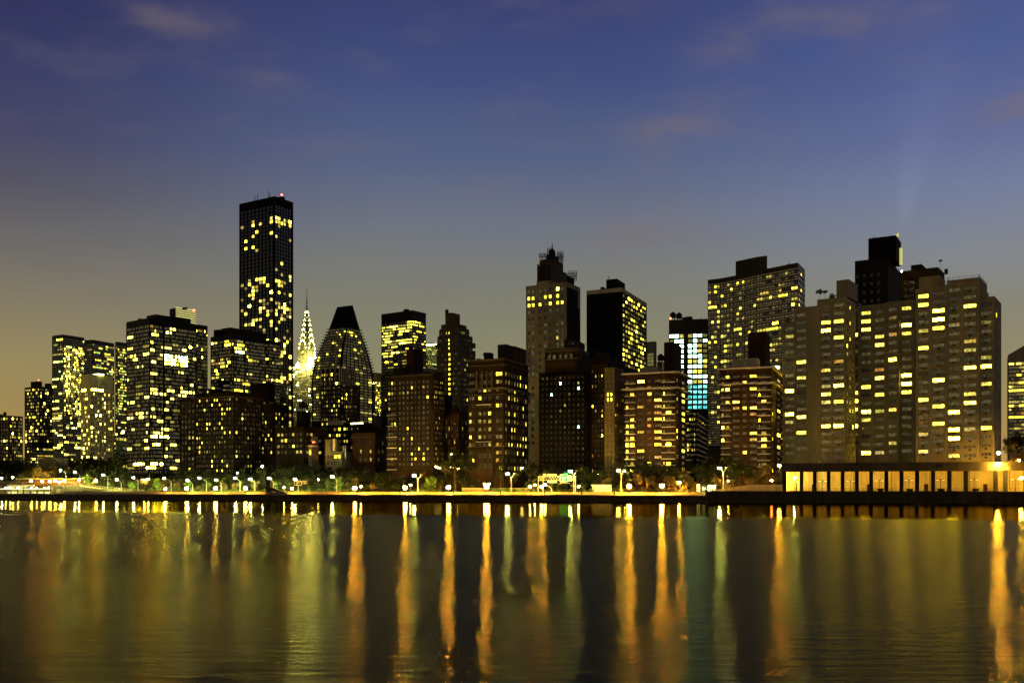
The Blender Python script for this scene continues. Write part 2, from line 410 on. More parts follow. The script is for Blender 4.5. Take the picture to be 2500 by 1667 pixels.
b.vol(sub(f, 200, 222, 14, 5), 826, z0=Z(830, 1010), Y=1010, part='penthouse'); b.finish()
b = Bld('concrete_tower', 'pale concrete tower with blank top and bright window band before green glass slabs', 780, 1145, 'stone_painted_floodlit')
b.gain = 4.0
f = fp_box(197, 220, 276, 780, 36); top_hot = lambda f0: (lambda r, c, nr, nc: (G['hot'] if r == 0 and c < nc*.55 else (G['faint'] if r == 0 else f0(r, c, nr, nc))))
b.vol(f, 913, {0: spec(5, 11.0, top_hot(apt(.42, .25, seed=11)), top=32, wf=.62, hf=.5), 1: spec(10, 10.4, top_hot(apt(.36, .25, seed=12)), top=32, wf=.55, hf=.5)})
b.box('roof_light', 'pavilion_light', 232, 792, 18, 5, Z(913, 780)+.05, Z(913, 780)+1.0, 36); b.finish()
b = Bld('office_building', 'narrow green glass tower seen in the gap left of the big black window-banded tower', 1000, 1140, 'curtain_green')
f = fp_box(281, 287, 330, 1000); b.vol(f, 834, {0: spec(2, 6.6, office(.3, 2, seed=13), top=5, wf=.9), 1: spec(14, 6.6, office(.42, 3, seed=14, w=yw), top=8, wf=.9)}); b.finish()
b = Bld('low_building', 'low glass block with a brilliant white floodlight on its roof, beside the black tower', 620, 1150, 'curtain_green')
f = fp_box(276, 284, 312, 620); b.vol(f, 1062, {0: spec(3, 11, office(.3, 2, seed=15), wf=.9), 1: spec(8, 11, office(.5, 4, seed=16), wf=.92)})
mb = MB(); c = P(300, 612); mb.lathe([(.01, 0), (.8, .3), (.8, 1.0), (.01, 1.4)], 8, 0, (c.x, c.y, Z(1057, 612))); b.obj('floodlight', mb, M['lamp_small']); b.finish()

# ================= black banded twin towers
def banded(seed, p, hotspot=None):
    f0 = office(p, 5, 'pale', seed=seed, w=[('bright', .5), ('soft', .35), ('mid', .25), ('hot', .14), ('amber', .05)])
    rg = random.Random(seed+5)
    def f(r, c, nr, nc):
        if hotspot and hotspot(r, c, nr, nc): return G[rg.choice(('bright', 'white', 'hot', 'mid'))]
        g = f0(r, c, nr, nc)
        return G['faint'] if g == G['pale'] and rg.random() < .5 else g
    return f
b = Bld('office_tower', 'tall black tower with bands of narrow windows and lit louvred box on its roof', 655, 1162, 'dark_metal')
b.gain = 4.5
f = fp_box(308, 365, 480, 655, 38)
hs = lambda r, c, nr, nc: 7 <= r <= 9 and nc*.28 < c < nc*.80
kw = dict(wf=.80, hf=.62)
f1 = f[0:1]+f[1:2]
cut = f[1].lerp(f[2], .30)
nb = V2((f[2]-f[1]).normalized().y, -(f[2]-f[1]).normalized().x)
z = b.vol(f, 779, {0: spec([(312+3.55*i, 2.9) for i in range(15)], 9.6, banded(21, .15), top=12, hf=.62), 1: spec([(369+3.4*i, 2.8) for i in range(9)]+[(404+3.3*i, 2.7) for i in range(23)], 9.6, banded(22, .20, hs), top=12, hf=.62)})
b.parapet(f, z, 1.0, .4)
b.vol(sub(f, 337, 352, 12, 3), 769, z0=z, part='penthouse'); g2 = fp_box(358, 380, 466, 668, 38, 60); b.vol(g2, 767, z0=z, Y=668, part='penthouse')
g3 = fp_box(414, 426, 478, 700, 38, 60); b.vol(g3, 752, z0=z, Y=700, part='penthouse')
mb = MB(); A, B = g3[1], g3[2]; W = (B-A).length; an = math.atan2((B-A).y, (B-A).x)
for i in range(7): mb.box(1, W-.2, -.35, -.05, 1.2+i*1.55, 2.1+i*1.55, 0, an, (A.x, A.y, Z(787, 700)))
b.obj('louvre', mb, M['louvre_light']); b.box('beacon', 'beacon', 473, 712, .8, .8, Z(752, 700)+.02, Z(752, 700)+1.2); b.box('dish', 'iron', 450, 705, 5, 2, Z(752, 700)+.1, Z(752, 700)+1.2)
f2 = fp_box(478, 484, 507, 700, 38); z2 = b.vol(f2, 792, {0: spec(2, 9.2, banded(23, .1), top=10, **kw), 1: spec(12, 9.2, banded(24, .14), top=10, **kw)}, Y=700); b.finish()
b = Bld('office_tower', 'shorter black tower with bands of narrow windows, in front of the tallest tower', 700, 1100, 'dark_metal')
b.gain = 1.5
f = fp_box(514, 570, 650, 700, 36)
hs2 = lambda r, c, nr, nc: r in (3,) and c < nc*.3
z = b.vol(f, 818, {0: spec([(518+3.55*i, 2.8) for i in range(15)], 8.6, banded(25, .15), top=9, hf=.62), 1: spec([(574+3.5*i, 2.8) for i in range(7)]+[(601+3.3*i, 2.7) for i in range(15)], 8.6, banded(26, .16, hs2), top=9, hf=.62)})
b.parapet(f, z, 1.0, .4); g2 = fp_box(540, 562, 648, 712, 36, 60); b.vol(g2, 799, z0=z, Y=712, part='penthouse'); b.box('roof_unit', 'black_roof', 535, 720, 6, 5, z, Z(806, 720))
f2 = fp_box(648, 655, 686, 735, 36); b.vol(f2, 830, {0: spec(2, 8.4, banded(27, .1), top=8, **kw), 1: spec(12, 8.4, banded(28, .15), top=8, **kw)}, Y=735); b.finish()
# ================= tallest tower
b = Bld('skyscraper', 'tallest tower, a sheer black glass slab with square yellow windows and small roof masts', 857, 1060, 'near_black')
b.gain = 1.5
f = fp_box(584, 671, 716, 857, 32)
def tower_lit(seed, sp):
    rg = random.Random(seed)
    def g(r, c, nr, nc):
        if r < 2: return G['dark']
        t = r/nr; p = .045
        if .30 < t < .50: p = .34
        elif t >= .50: p = .24
        elif .04 < t < .08: p = .42
        v = mnoise.noise(Vector((c*.45+seed, r*.5, 3)))
        return lit_pick(rg, [('bright', .35), ('soft', .3), ('mid', .25), ('dim', .1), ('hot', .05), ('amber', .05)]) if rg.random() < p*(1+2.2*v) else G['dark']
    return g
z = b.vol(f, 479, {0: spec([(591+8.9*i, 6.4) for i in range(9)], 9.05, tower_lit(3, 0), top=20, hf=.78), 1: spec([(675+6.7*i, 5.0) for i in range(6)], 9.05, tower_lit(9, 0), top=20, hf=.78)})
for px, h in ((622, 8), (629, 9), (640, 4), (656, 12), (659, 11), (671, 4)): b.antenna(px, 880, z, h, .25)
b.box('roof_unit', 'black_roof', 688, 880, 4, 4, z, z+6); b.box('beacon', 'beacon', 688, 876, 1, 1, z+6.1, z+7.6); b.finish()

# ================= spired art deco tower
Yc = 1540
b = Bld('spired_skyscraper', 'floodlit art deco tower with glowing scalloped crown and needle spire', Yc, 1030, 'limestone')
f = fp_box(714, 752, 781, Yc, 30)
dw = [('deco', .4), ('soft', .35), ('mid', .4)]
z = b.vol(f, 884, {0: spec(10, 5.4, office(.38, 3, 'ghost', seed=31, w=dw, rowvar=True), top=3, wf=.6, hf=.5), 1: spec(9, 5.4, office(.42, 3, 'ghost', seed=32, w=dw), top=3, wf=.6, hf=.5)})  # shaft floodlighting put into the ghost glow of unlit panes
f = fp_box(727, 752, 771, Yc+8, 30); z = b.vol(f, 852, {0: spec(5, 5.4, apt(.5, .3, seed=33), top=2, wf=.5), 1: spec(4, 5.4, apt(.7, .3, seed=34), top=2, wf=.5)}, z0=z)
ctr = (f[0]+f[1]+f[2]+f[3])/4
kk = Yc/F; an = -math.radians(30)
crown = MB(); lights = MB()
tiers = [(21.5, 852, 818), (19.0, 840, 803), (16.3, 826, 790), (13.2, 810, 778), (10.2, 795, 768), (7.2, 781, 758), (4.4, 769, 748)]
for i, (hw, y0, y1) in enumerate(tiers):
    w = hw*kk/1.37; z0 = Z(y0, Yc); z1 = Z(y1, Yc); n = 14
    for q in range(2):
        ra = an+q*PI/2
        def T(x, y, zz, ra=ra): return (ctr.x+x*math.cos(ra)-y*math.sin(ra), ctr.y+x*math.sin(ra)+y*math.cos(ra), zz)
        prof = [(w*math.cos(PI*j/n), z0+(z1-z0)*math.sin(PI*j/n)) for j in range(n+1)]
        for j in range(n):
            a, c = prof[j], prof[j+1]; crown.quad(T(a[0], -w, a[1]), T(c[0], -w, c[1]), T(c[0], w, c[1]), T(a[0], w, a[1]))
        for sgn in (-1, 1):
            crown.poly([T(x, sgn*w, zz) for x, zz in (prof if sgn == -1 else prof[::-1])])
            nl = 7 if i < 3 else (5 if i < 5 else 3)
            for j in range(nl):
                t = PI*(j+.5)/nl; hw2 = PI/nl*.36; r0, r1 = .66, .90
                pts = [(w*r1*math.cos(t), z0+(z1-z0)*r1*math.sin(t)), (w*r0*math.cos(t+hw2), z0+(z1-z0)*r0*math.sin(t+hw2)), (w*r0*math.cos(t-hw2), z0+(z1-z0)*r0*math.sin(t-hw2))]
                lights.poly([T(x, sgn*(w+.5), zz) for x, zz in pts])
b.obj('crown', crown, M['limestone']); b.obj('crown_window', lights, M['crown_light'])
sp = MB(); sp.lathe([(3.2, 0), (3.0, 4), (1.7, 12), (1.1, 22), (.5, 40), (.12, Z(714, Yc)-Z(760, Yc)-2)], 8, 0, (ctr.x, ctr.y, Z(760, Yc))); b.obj('spire', sp, M['steel'])
c = MB(); c.lathe([(2.2, 0), (3.4, 1.5), (2.6, 6), (.4, 8)], 8, 0, (ctr.x, ctr.y, Z(768, Yc)+5)); b.obj('spire_lantern', c, M['crown_light'])
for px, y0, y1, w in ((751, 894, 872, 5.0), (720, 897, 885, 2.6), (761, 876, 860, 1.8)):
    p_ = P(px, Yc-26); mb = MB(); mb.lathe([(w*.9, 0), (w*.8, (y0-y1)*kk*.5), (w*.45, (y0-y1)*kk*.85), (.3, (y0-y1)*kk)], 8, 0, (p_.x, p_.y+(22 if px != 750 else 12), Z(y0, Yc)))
    b.obj('buttress_glow', mb, M['flood_glow'])  # floodlighting put into self-glowing blobs, also feeding the water streak
b.finish()

# ================= wedge-topped balconied tower
Yw = 760
b = Bld('wedge_tower', 'dark glass tower that narrows in balconied steps to a sloping wedge roof', Yw, 1020, 'near_black')
a = math.radians(30); dl = V2(-math.cos(a), math.sin(a)); dr = V2(math.sin(a), math.cos(a))
MR = P(861, 772); ul = ray(823); t = (ul*MR.y-MR.x)/(dl.x-ul*dl.y); ML = MR+dl*t
def plate(h, g): return [ML+dl*g-dr*h, MR-dl*g*.6-dr*h, MR-dl*g*.6+dr*h, ML+dl*g+dr*h]
zr = Z(745, 772); zs = Z(797, Yw); rm = MB(); pl = plate(8.2, 1.5)
rm.poly([(pl[0].x, pl[0].y, zs), (pl[1].x, pl[1].y, zs), (MR.x, MR.y, zr), (ML.x, ML.y, zr)])
rm.poly([(pl[1].x, pl[1].y, zs), (pl[2].x, pl[2].y, zs), (MR.x, MR.y, zr)]); rm.poly([(pl[2].x, pl[2].y, zs), (pl[3].x, pl[3].y, zs), (ML.x, ML.y, zr), (MR.x, MR.y, zr)])
rm.poly([(pl[3].x, pl[3].y, zs), (pl[0].x, pl[0].y, zs), (ML.x, ML.y, zr)])
pitch = 7.0*Yw/F; zz = zs; i = 0; b.base(pl[0]); bal = 0
wl = apt(.14, .9, 'grey', seed=41, w=[('bright', .5), ('mid', .5)])
while zz > 20 and i < 48:
    tt = min(1, i/17.0); h = 8.2+12*math.sin(tt*PI/2); g = 1.5+7*tt; pts = plate(h, g)
    b.facade(b.mb('wall', 'near_black'), pts[0], pts[1], zz-pitch, zz, Yw, spec(9, 6.65, wl, top=.02, wf=.8, hf=.62, zpad=0.0), 1030)
    b.facade(b.mb('wall', 'near_black'), pts[1], pts[2], zz-pitch, zz, Yw, spec(7, 6.65, wl, top=.02, wf=.8, hf=.62, zpad=0.0), 1030)
    for q in (2, 3):
        A, B = pts[q], pts[(q+1) % 4]; b.mb('wall', 'near_black').quad((A.x, A.y, zz-pitch), (B.x, B.y, zz-pitch), (B.x, B.y, zz), (A.x, A.y, zz))
    mb = MB(); big = [p+(p-(pts[0]+pts[2])/2).normalized()*1.7 for p in pts]
    if i < 32:
        mb.prism(big, zz-.28, zz+.22); mb.poly([(p.x, p.y, zz-.28) for p in big[::-1]]); b.obj('balcony_ring', mb, M['bronze_metal'])
    zz -= pitch; i += 1
rmo = rm.obj('roof', M['near_black']); attach(rmo, b.root); b.finish()
# brown tower with pale ribs in front
b = Bld('ribbed_apartment_building', 'brown brick tower with pale vertical ribs below the wedge-roofed tower', 560, 1060, 'brown_brick')
f = fp_box(782, 832, 866, 560, 28); z = b.vol(f, 899, {0: spec(8, 11, apt(.18, .4, seed=43), top=8, wf=.5, hf=.5), 1: spec(7, 11, apt(.16, .4, seed=44), top=12, wf=.5, hf=.5)}, part='wall')
b.parapet(f, z, 1.4, .4, 'frame_pale', rail=True)
rb = MB()
for q in (0, 1):
    A, B = f[q], f[q+1]; d = (B-A).normalized(); W = (B-A).length; an_ = math.atan2(d.y, d.x)
    for j in range(5 if q == 0 else 7):
        x = W*(.04+.92*j/(4 if q == 0 else 6)); rb.box(x-.3, x+.3, -.45, -.003, z-9.5, z+1.0, 0, an_, (A.x, A.y, 0))
b.obj('pier', rb, M['pale_concrete'])
f = fp_box(838, 862, 878, 540, 28); b.vol(f, 941, {0: spec(5, 10, apt(.2, .4, seed=45), top=6, wf=.4), 1: spec(4, 10, apt(.15, .4, seed=46), top=6, wf=.4)}, Y=540, m='red_brick'); b.finish()
b = Bld('apartment_building', 'slim tan block with lit right side, between wedge-roofed tower and black office tower', 900, 1020, 'tan_brick')
b.gain = 2.5
f = fp_box(899, 916, 931, 900, 34); b.vol(f, 909, {0: spec(4, 6, apt(.18, .2, seed=47), top=20, wf=.5), 1: spec(6, 6, apt(.75, .2, seed=48), top=22, wf=.6)}); b.box('roof_light', 'lamp_small', 911, 890, 1.2, 1.2, Z(937, 890), Z(937, 890)+1); b.finish()
b = Bld('office_tower', 'black glass office tower with long lit floors, left of the stepped tan tower', 900, 1000, 'dark_metal')
f = fp_box(931, 1007, 1040, 900, 34); ow = [('bright', .55), ('mid', .3), ('hot', .12)]
topbias = lambda r, nr: 1.6 if r < 12 else .7
z = b.vol(f, 757, {0: spec(19, 7.2, office(.26, 6, 'grey', seed=49, w=ow, rows=topbias), top=24, wf=.88, hf=.5), 1: spec(10, 7.2, office(.18, 4, 'grey', seed=50, w=ow, rows=topbias), top=24, wf=.85, hf=.5)})
b.antenna(992, 905, z, 3, .4); b.box('roof_unit', 'black_roof', 992, 905, 5, 3, z, z+1.4)
b.finish()
b = Bld('office_building', 'pale green glass office with floodlit top edge, right of the black office tower', 1000, 900, 'curtain_green')
f = fp_box(1038, 1044, 1070, 1000, 34); b.vol(f, 835, {0: spec(2, 5, office(.6, 3, seed=51), top=6), 1: spec(10, 5, office(.6, 5, 'ghost', seed=52, w=[('green', .5), ('ghost', .6), ('mid', .4)]), top=4, wf=.9)})
b.box('roof_light', 'lamp_small', 1053, 994, 12, 1.0, Z(842, 994), Z(842, 994)+.5); b.finish()
# stepped tan tower
b = Bld('stepped_tower', 'tan stepped tower with setbacks, chimney and one column of lit stair windows', 620, 1000, 'tan_brick')
def stairs(f0, col): return lambda r, c, nr, nc: (G['bright'] if c == col else f0(r, c, nr, nc))
f = fp_box(1066, 1126, 1161, 620, 33); b.vol(f, 850, {0: spec([(1071, 3), (1079, 3), (1087, 3), (1097, 4.2), (1107, 3), (1113, 3), (1120, 3)], 12.2, stairs(apt(.05, .3, seed=53), 3), top=6, hf=.45), 1: spec(6, 12.2, apt(.1, .4, seed=54), top=8, wf=.4, hf=.5)})
z = Z(850, 620); t1 = fp_box(1068, 1124, 1154, 628, 33); b.vol(t1, 820, {0: spec(7, 10, stairs(apt(.03, .3, seed=55), 3), top=2, wf=.35), 1: spec(5, 10, apt(.05, .5, seed=56), top=2, wf=.35)}, z0=z, Y=628)
t2 = fp_box(1072, 1120, 1146, 634, 33); b.vol(t2, 803, {0: spec(7, 10, stairs(apt(.03, .3, seed=57), 3), top=2, wf=.35), 1: spec(5, 10, apt(.5, .5, seed=58), top=2, wf=.35)}, z0=Z(820, 634), Y=634)
t3 = fp_box(1077, 1112, 1139, 640, 33); b.vol(t3, 789, z0=Z(803, 640), Y=640); t4 = fp_box(1087, 1104, 1123, 645, 33); b.vol(t4, 763, z0=Z(789, 645), Y=645, part='penthouse')
b.box('chimney', 'dark_brick', 1091, 652, 1.7, 1.7, Z(763, 645)-1, Z(756, 652)); b.parapet(t1, Z(820, 628), 1.2, .4); b.parapet(t2, Z(803, 634), 1.2, .4)
for px in (1068, 1156, 1148): b.box('roof_unit', 'tan_brick', px, 634, 2, 2, Z(850, 634), Z(843 if px < 1100 else 838, 634))
b.finish()

# ================= middle left low rise
def brick_block(name, label, xl, xc, xr, Y, yt, yb, m, nl, nr_, pitch, p, seed, a=28, wf=.5, hf=.55, faint=.4, w=None, top=6, mull=(1, 1), cor=None):
    b = Bld(name, label, Y, yb, m); f = fp_box(xl, xc, xr, Y, a)
    z = b.vol(f, yt, {0: spec(nl, pitch, apt(p, faint, seed=seed, w=w), wf=wf, hf=hf, top=top, mull=mull), 1: spec(nr_, pitch, apt(p*.5, faint, seed=seed+100, w=w), wf=wf, hf=hf, top=top, mull=mull)} if nr_ else {0: spec(nl, pitch, apt(p, faint, seed=seed, w=w), wf=wf, hf=hf, top=top, mull=mull)})
    if cor: b.cornice(f, z-1.2, .5, .4, cor)
    b.parapet(f, z, 1.0, .35)
    return b, f, z
b, f, z = brick_block('brick_apartment_building', 'dark brick apartment block with pale roofline, at the foot of the louvre-topped black tower', 438, 478, 500, 470, 977, 1152, 'brown_brick', 4, 3, 13.0, .10, 61, cor='tan_brick')
b.finish()
b, f, z = brick_block('brick_apartment_building', 'wide dark brick apartment block with scattered lit windows and setback top, left of centre', 476, 572, 640, 440, 962, 1158, 'dark_brick', 15, 9, 11.6, .22, 62, wf=.5, hf=.5, faint=.35, w=[('bright', .5), ('mid', .4), ('dim', .2)], cor='tan_brick')
g = sub(f, 486, 566, 22, 5); b.vol(g, 944, {0: spec(12, 10, apt(.45, .2, seed=63), top=3, wf=.5)}, z0=z, Y=446, part='penthouse', yb=1000)
g = sub(f, 532, 562, 12, 8); b.vol(g, 925, z0=Z(944, 450), Y=450, part='penthouse', m='near_black'); b.box('roof_unit', 'slab_white', 553, 452, 2.5, 1.4, Z(944, 452), Z(939, 452)); b.finish()
b, f, z = brick_block('brick_apartment_building', 'plain dark brick block with blank top, just left of the low rooftops', 612, 655, 672, 480, 938, 1090, 'dark_brick', 3, 2, 13, .05, 64, top=40)
b.finish()
b, f, z = brick_block('brick_apartment_building', 'dark block with a vertical run of lit windows, below the tallest tower', 622, 668, 704, 455, 990, 1110, 'dark_brick', 6, 4, 10.5, .42, 65, wf=.4, faint=.2, top=14)
b.tank(690, 462, z, 1.6, 2.6); b.finish()
b, f, z = brick_block('brick_apartment_building', 'low dark building with roof tank and lit top windows, below the spired tower', 672, 742, 790, 430, 1046, 1120, 'dark_brick', 7, 4, 14.5, .34, 66, wf=.6, hf=.45, faint=.4)
g = sub(f, 724, 758, 10, 4); b.vol(g, 1003, {0: spec(3, 16, apt(.3, .2, seed=67), top=30, wf=.4)}, z0=z, Y=436, part='penthouse', yb=1046, m='near_black'); b.tank(741, 440, Z(1003, 438), 2.2, 1.2); b.finish()
b = Bld('townhouse', 'small white plastered house with a glowing window wall, left of the white terraced house', 432, 1150, 'white_brick')
f = fp_box(722, 762, 778, 432, 25); z = b.vol(f, 1090, {0: spec(6, 13, lambda r, c, nr, nc: G['bright'] if r == 0 else G['grey'], top=8, wf=.75, hf=.8)}); b.parapet(f, z, .6, .2, 'slab_white')
g = sub(f, 757, 776, 6, 2); b.vol(g, 1066, {0: spec(2, 12, lambda r, c, nr, nc: G['amber'], top=4, wf=.4)}, z0=z, Y=435, part='penthouse', yb=1088); b.box('sign_light', 'beacon', 766, 431, 1.2, .2, Z(1080, 431), Z(1078, 431)); b.finish()
b = Bld('townhouse', 'white terraced house with framed balcony, left of the small red brick block', 428, 1150, 'white_brick')
f = fp_box(794, 835, 862, 428, 20); z = b.vol(f, 1102, {0: spec(4, 15, lambda r, c, nr, nc: G['bright'] if (r == 0 and c > 1) else G['grey'], top=5, wf=.7, hf=.5)}); g = sub(f, 794, 830, 12, .6)
b.vol(g, 1072, {0: spec([(804, 12), (820, 5)], 22, lambda r, c, nr, nc: G['bright'], top=8, hf=.45)}, z0=z, Y=430, yb=1101); b.box('chimney', 'slab_white', 817, 427, 1.3, 1.0, Z(1100, 427), Z(1071, 427))
g = sub(f, 838, 859, 5, -.2); mb = MB(); A, B = g[0], g[1]; W = (B-A).length; an_ = math.atan2((B-A).y, (B-A).x)
mb.box(0, W, -.4, 0, Z(1090, 428), Z(1088, 428), 0, an_, (A.x, A.y, 0)); mb.box(W-.4, W, -.41, -.01, Z(1120, 428), Z(1090, 428), 0, an_, (A.x, A.y, 0)); mb.box(0, .3, -.41, -.01, Z(1102, 428), Z(1090, 428), 0, an_, (A.x, A.y, 0)); b.obj('balcony_frame', mb, M['slab_white']); b.finish()
b, f, z = brick_block('brick_house', 'low red brick block with few lit windows, left of the large brown riverside block', 859, 915, 944, 432, 1061, 1150, 'red_brick', 4, 2, 20, .22, 68, a=22, wf=.35, hf=.4, faint=.5, top=10, cor='tan_brick')
b.box('roof_unit', 'black_roof', 925, 442, 8, 5, z, z+3); b.finish()
b, f, z = brick_block('brick_apartment_building', 'dark low block with glowing top-floor terrace windows, right of the spired tower foot', 800, 852, 898, 470, 1036, 1100, 'near_black', 8, 5, 15, .4, 69, wf=.6, hf=.4, faint=.2, top=3)
b.box('roof_unit', 'frame_pale', 822, 474, 9, 3, z+.02, z+2); b.box('roof_light', 'string_light', 868, 470, 9, .4, z+.2, z+.8); b.finish()
b, f, z = brick_block('brick_apartment_building', 'dark block with rooftop trees behind the low red brick block', 868, 900, 940, 450, 1050, 1100, 'near_black', 5, 3, 14, .2, 70)
b.finish()

# ================= riverside blocks, centre
b = Bld('riverside_apartment_building', 'large brown brick riverside block with tall dark roof block, right of the low rooftops', 392, 1150, 'brown_brick')
f = fp_box(944, 1058, 1084, 392, 26)
z = b.vol(f, 908, {0: spec([(950, 4), (957, 4), (964, 4), (976, 4), (985, 4), (995, 4), (1005, 4), (1014, 4), (1023, 4), (1034, 5), (1044, 5)], 12.6, apt(.15, .7, 'grey', seed=71, w=[('mid', .6), ('dim', .3), ('bright', .2)]), top=16, hf=.5),
     1: spec(6, 12.6, apt(.38, .5, seed=72, w=[('mid', .6), ('dim', .3), ('bright', .2)]), top=16, wf=.35, hf=.5)})
b.cornice(f, z-1.2, .6, .5, 'tan_brick'); b.parapet(f, z, 1.0, .3, rail=True, m='iron')
g = sub(f, 992, 1034, 16, 5); b.vol(g, 852, z0=z, Y=398, part='penthouse', m='stair_brown'); g = sub(f, 962, 1052, 20, 3.5); b.vol(g, 893, {0: spec(11, 16, apt(.5, .5, seed=73), top=3, wf=.5, hf=.7)}, z0=z, Y=396, part='penthouse', yb=912)
b.box('roof_unit', 'dark_brick', 1016, 404, 4.5, 3.5, Z(852, 398), Z(848, 398)); b.box('chimney', 'dark_brick', 1003, 402, 1.5, 1.5, Z(852, 402), Z(846, 402))
A, B = f[0], f[1]
for i in range(6):
    y = 1010+i*27; b.balcony(A, B, .5, along(A, B, 969), Z(y, 392), .8)
g = sub(f, 957, 1052, 4, -3.5); b.vol(g, 1150, {0: spec(14, 24, apt(.02, .9, seed=74, w=[('dim', 1)]), top=5, wf=.4, hf=.6)}, Y=388, yb=1190, m='red_brick', part='terrace_wall')
b.finish()
b, f, z = brick_block('gothic_house', 'narrow brick house with a pointed gable, in the gap between two brown riverside blocks', 1084, 1122, 1146, 405, 1010, 1150, 'red_brick', 5, 2, 16, .22, 75, a=22, wf=.3, hf=.6, top=12)
gm = MB(); A, B = f[0], f[1]; d = (B-A).normalized(); nn = V2(d.y, -d.x); s0 = along(A, B, 1104); s1 = along(A, B, 1118); q0 = A+d*s0+nn*.2; q1 = A+d*s1+nn*.2; qm = (q0+q1)/2
gm.poly([(q0.x, q0.y, z-4), (q1.x, q1.y, z-4), (q1.x, q1.y, z+1), (qm.x, qm.y, Z(985, 405)), (q0.x, q0.y, z+1)]); k2 = [p-nn*2 for p in (q0, q1, qm)]
gm.quad((q0.x, q0.y, z+1), (qm.x, qm.y, Z(985, 405)), (k2[2].x, k2[2].y, Z(985, 405)), (k2[0].x, k2[0].y, z+1)); gm.quad((qm.x, qm.y, Z(985, 405)), (q1.x, q1.y, z+1), (k2[1].x, k2[1].y, z+1), (k2[2].x, k2[2].y, Z(985, 405)))
b.obj('gable', gm, M['red_brick']); g = sub(f, 1086, 1104, 10, 4); b.vol(g, 962, z0=z, Y=410, part='penthouse', m='near_black'); b.finish()
# classical block
b = Bld('riverside_apartment_building', 'tan and brown classical block with stone cornices, left of the domed tower', 372, 1170, 'brown_brick')
f = fp_box(1143, 1230, 1290, 372, 24)
wl2 = apt(.34, .45, seed=81, w=[('bright', .4), ('mid', .5), ('dim', .2)])
z = b.vol(f, 876, {0: spec([(1148, 5), (1155, 5), (1171, 7), (1183, 7), (1195, 7), (1214, 7), (1222, 7)], 19.2, wl2, top=26, hf=.45, mull=(2, 2)), 1: spec(8, 19.2, apt(.5, .4, seed=82, w=[('bright', .4), ('mid', .5), ('dim', .2)]), top=26, wf=.34, hf=.5)})
for y, h, pr in ((878, .6, .5), (891, .35, .4), (949, .7, .7), (962, .3, .35), (1090, .35, .4)): b.cornice(f, Z(y, 372), h, pr, 'limestone')
mb = MB(); A, B = f[0], f[1]; an_ = math.atan2((B-A).y, (B-A).x)
for px in (1164.5, 1177, 1189, 1201.5):
    s_ = along(A, B, px); mb.box(s_-.28, s_+.28, -.5, -.003, Z(946, 372), Z(903, 372), 0, an_, (A.x, A.y, 0))
b.obj('pilaster', mb, M['limestone'])
for y in (986, 1077): b.balcony(A, B, along(A, B, 1164), along(A, B, 1200), Z(y, 372), .9)
g = sub(f, 1163, 1203, 3, -1.6, front=True); b.vol(g, 1092, {0: spec([(1171, 6), (1183, 12), (1195, 6)], 24, lambda r, c, nr, nc: G['mid'] if (r >= 2 and c == 1) else G['grey'], top=8, hf=.55, mull=(3, 2))}, Y=370, yb=1172, part='bay')
g = sub(f, 1215, 1275, 24, 5); b.vol(g, 841, z0=z, Y=378, part='penthouse'); g = sub(f, 1240, 1284, 18, 10); b.vol(g, 847, z0=z, Y=384, part='penthouse'); g = sub(f, 1181, 1205, 8, 5); b.vol(g, 858, z0=z, Y=378, part='penthouse', m='dark_brick')
b.box('roof_unit', 'dark_brick', 1192, 386, 3.2, 2.6, Z(858, 378)-.5, Z(855, 378)); b.box('chimney', 'dark_brick', 1169, 382, 1.4, 1.4, z, z+1.4); b.finish()
# domed tower
b = Bld('domed_tower', 'tall tan masonry tower with ribbed crown and small domed cupola wrapped in scaffolding', 440, 1100, 'white_brick', frame='frame_dark')
f = fp_box(1284, 1384, 1417, 440, 28)
def upper(f0): return lambda r, c, nr, nc: (G['bright'] if (r in (1, 2) and (r*3+c*5) % 4 != 1) else (G['pale'] if f0(r, c, nr, nc) == G['dark'] and r % 3 != 1 and c not in (2, 4) else f0(r, c, nr, nc)))
z = b.vol(f, 688, {0: spec([(1291, 6), (1301, 6), (1318, 6.5), (1331, 6.5), (1343, 6.5), (1361, 6.5), (1372, 6.5)], 17.1, upper(apt(.06, .3, seed=83)), top=6, hf=.48, mull=(1, 2))})
g = sub(f, 1310, 1387, 20, 1.2); z2 = b.vol(g, 679, z0=z, Y=441)
# dark right wing in steps
for i, (x0, x1, yt) in enumerate(((1384, 1402, 672), (1384, 1411, 700), (1384, 1415, 742), (1384, 1417, 775))):
    w_ = fp_box(1384-.2*i, 1384.5, x1, 440.2-.3*i, 28, 40); b.vol(w_, yt, {1: spec(5, 15, apt(.06, .1, seed=84+i), top=8, wf=.3, hf=.5)} if i == 3 else None, z0=z-60 if i < 3 else None, m='near_black', part='side_wing')
g = sub(f, 1312, 1384, 17, 4); z3 = b.vol(g, 645, z0=z2, Y=444, part='crown', m='tan_brick'); cmb = MB(); A, B = g[0], g[1]; W = (B-A).length; an_ = math.atan2((B-A).y, (B-A).x)
for j in range(8):
    x = .4+(W-1.2)*j/7; cmb.box(x-.3, x+.5, -.5, -.003, z2, z3+(.6 if j % 2 else 1.5), 0, an_, (A.x, A.y, 0))
b.obj('buttress', cmb, M['brown_brick'])
g = sub(f, 1317, 1375, 12, 6); z4 = b.vol(g, 627, z0=z3, Y=447, part='crown', m='tan_brick'); g = sub(f, 1333, 1363, 7, 8); b.vol(g, 617, z0=z4, Y=450, part='crown', m='brown_brick')
c = (g[0]+g[1]+g[2]+g[3])/4; mb = MB(); k = 450/F
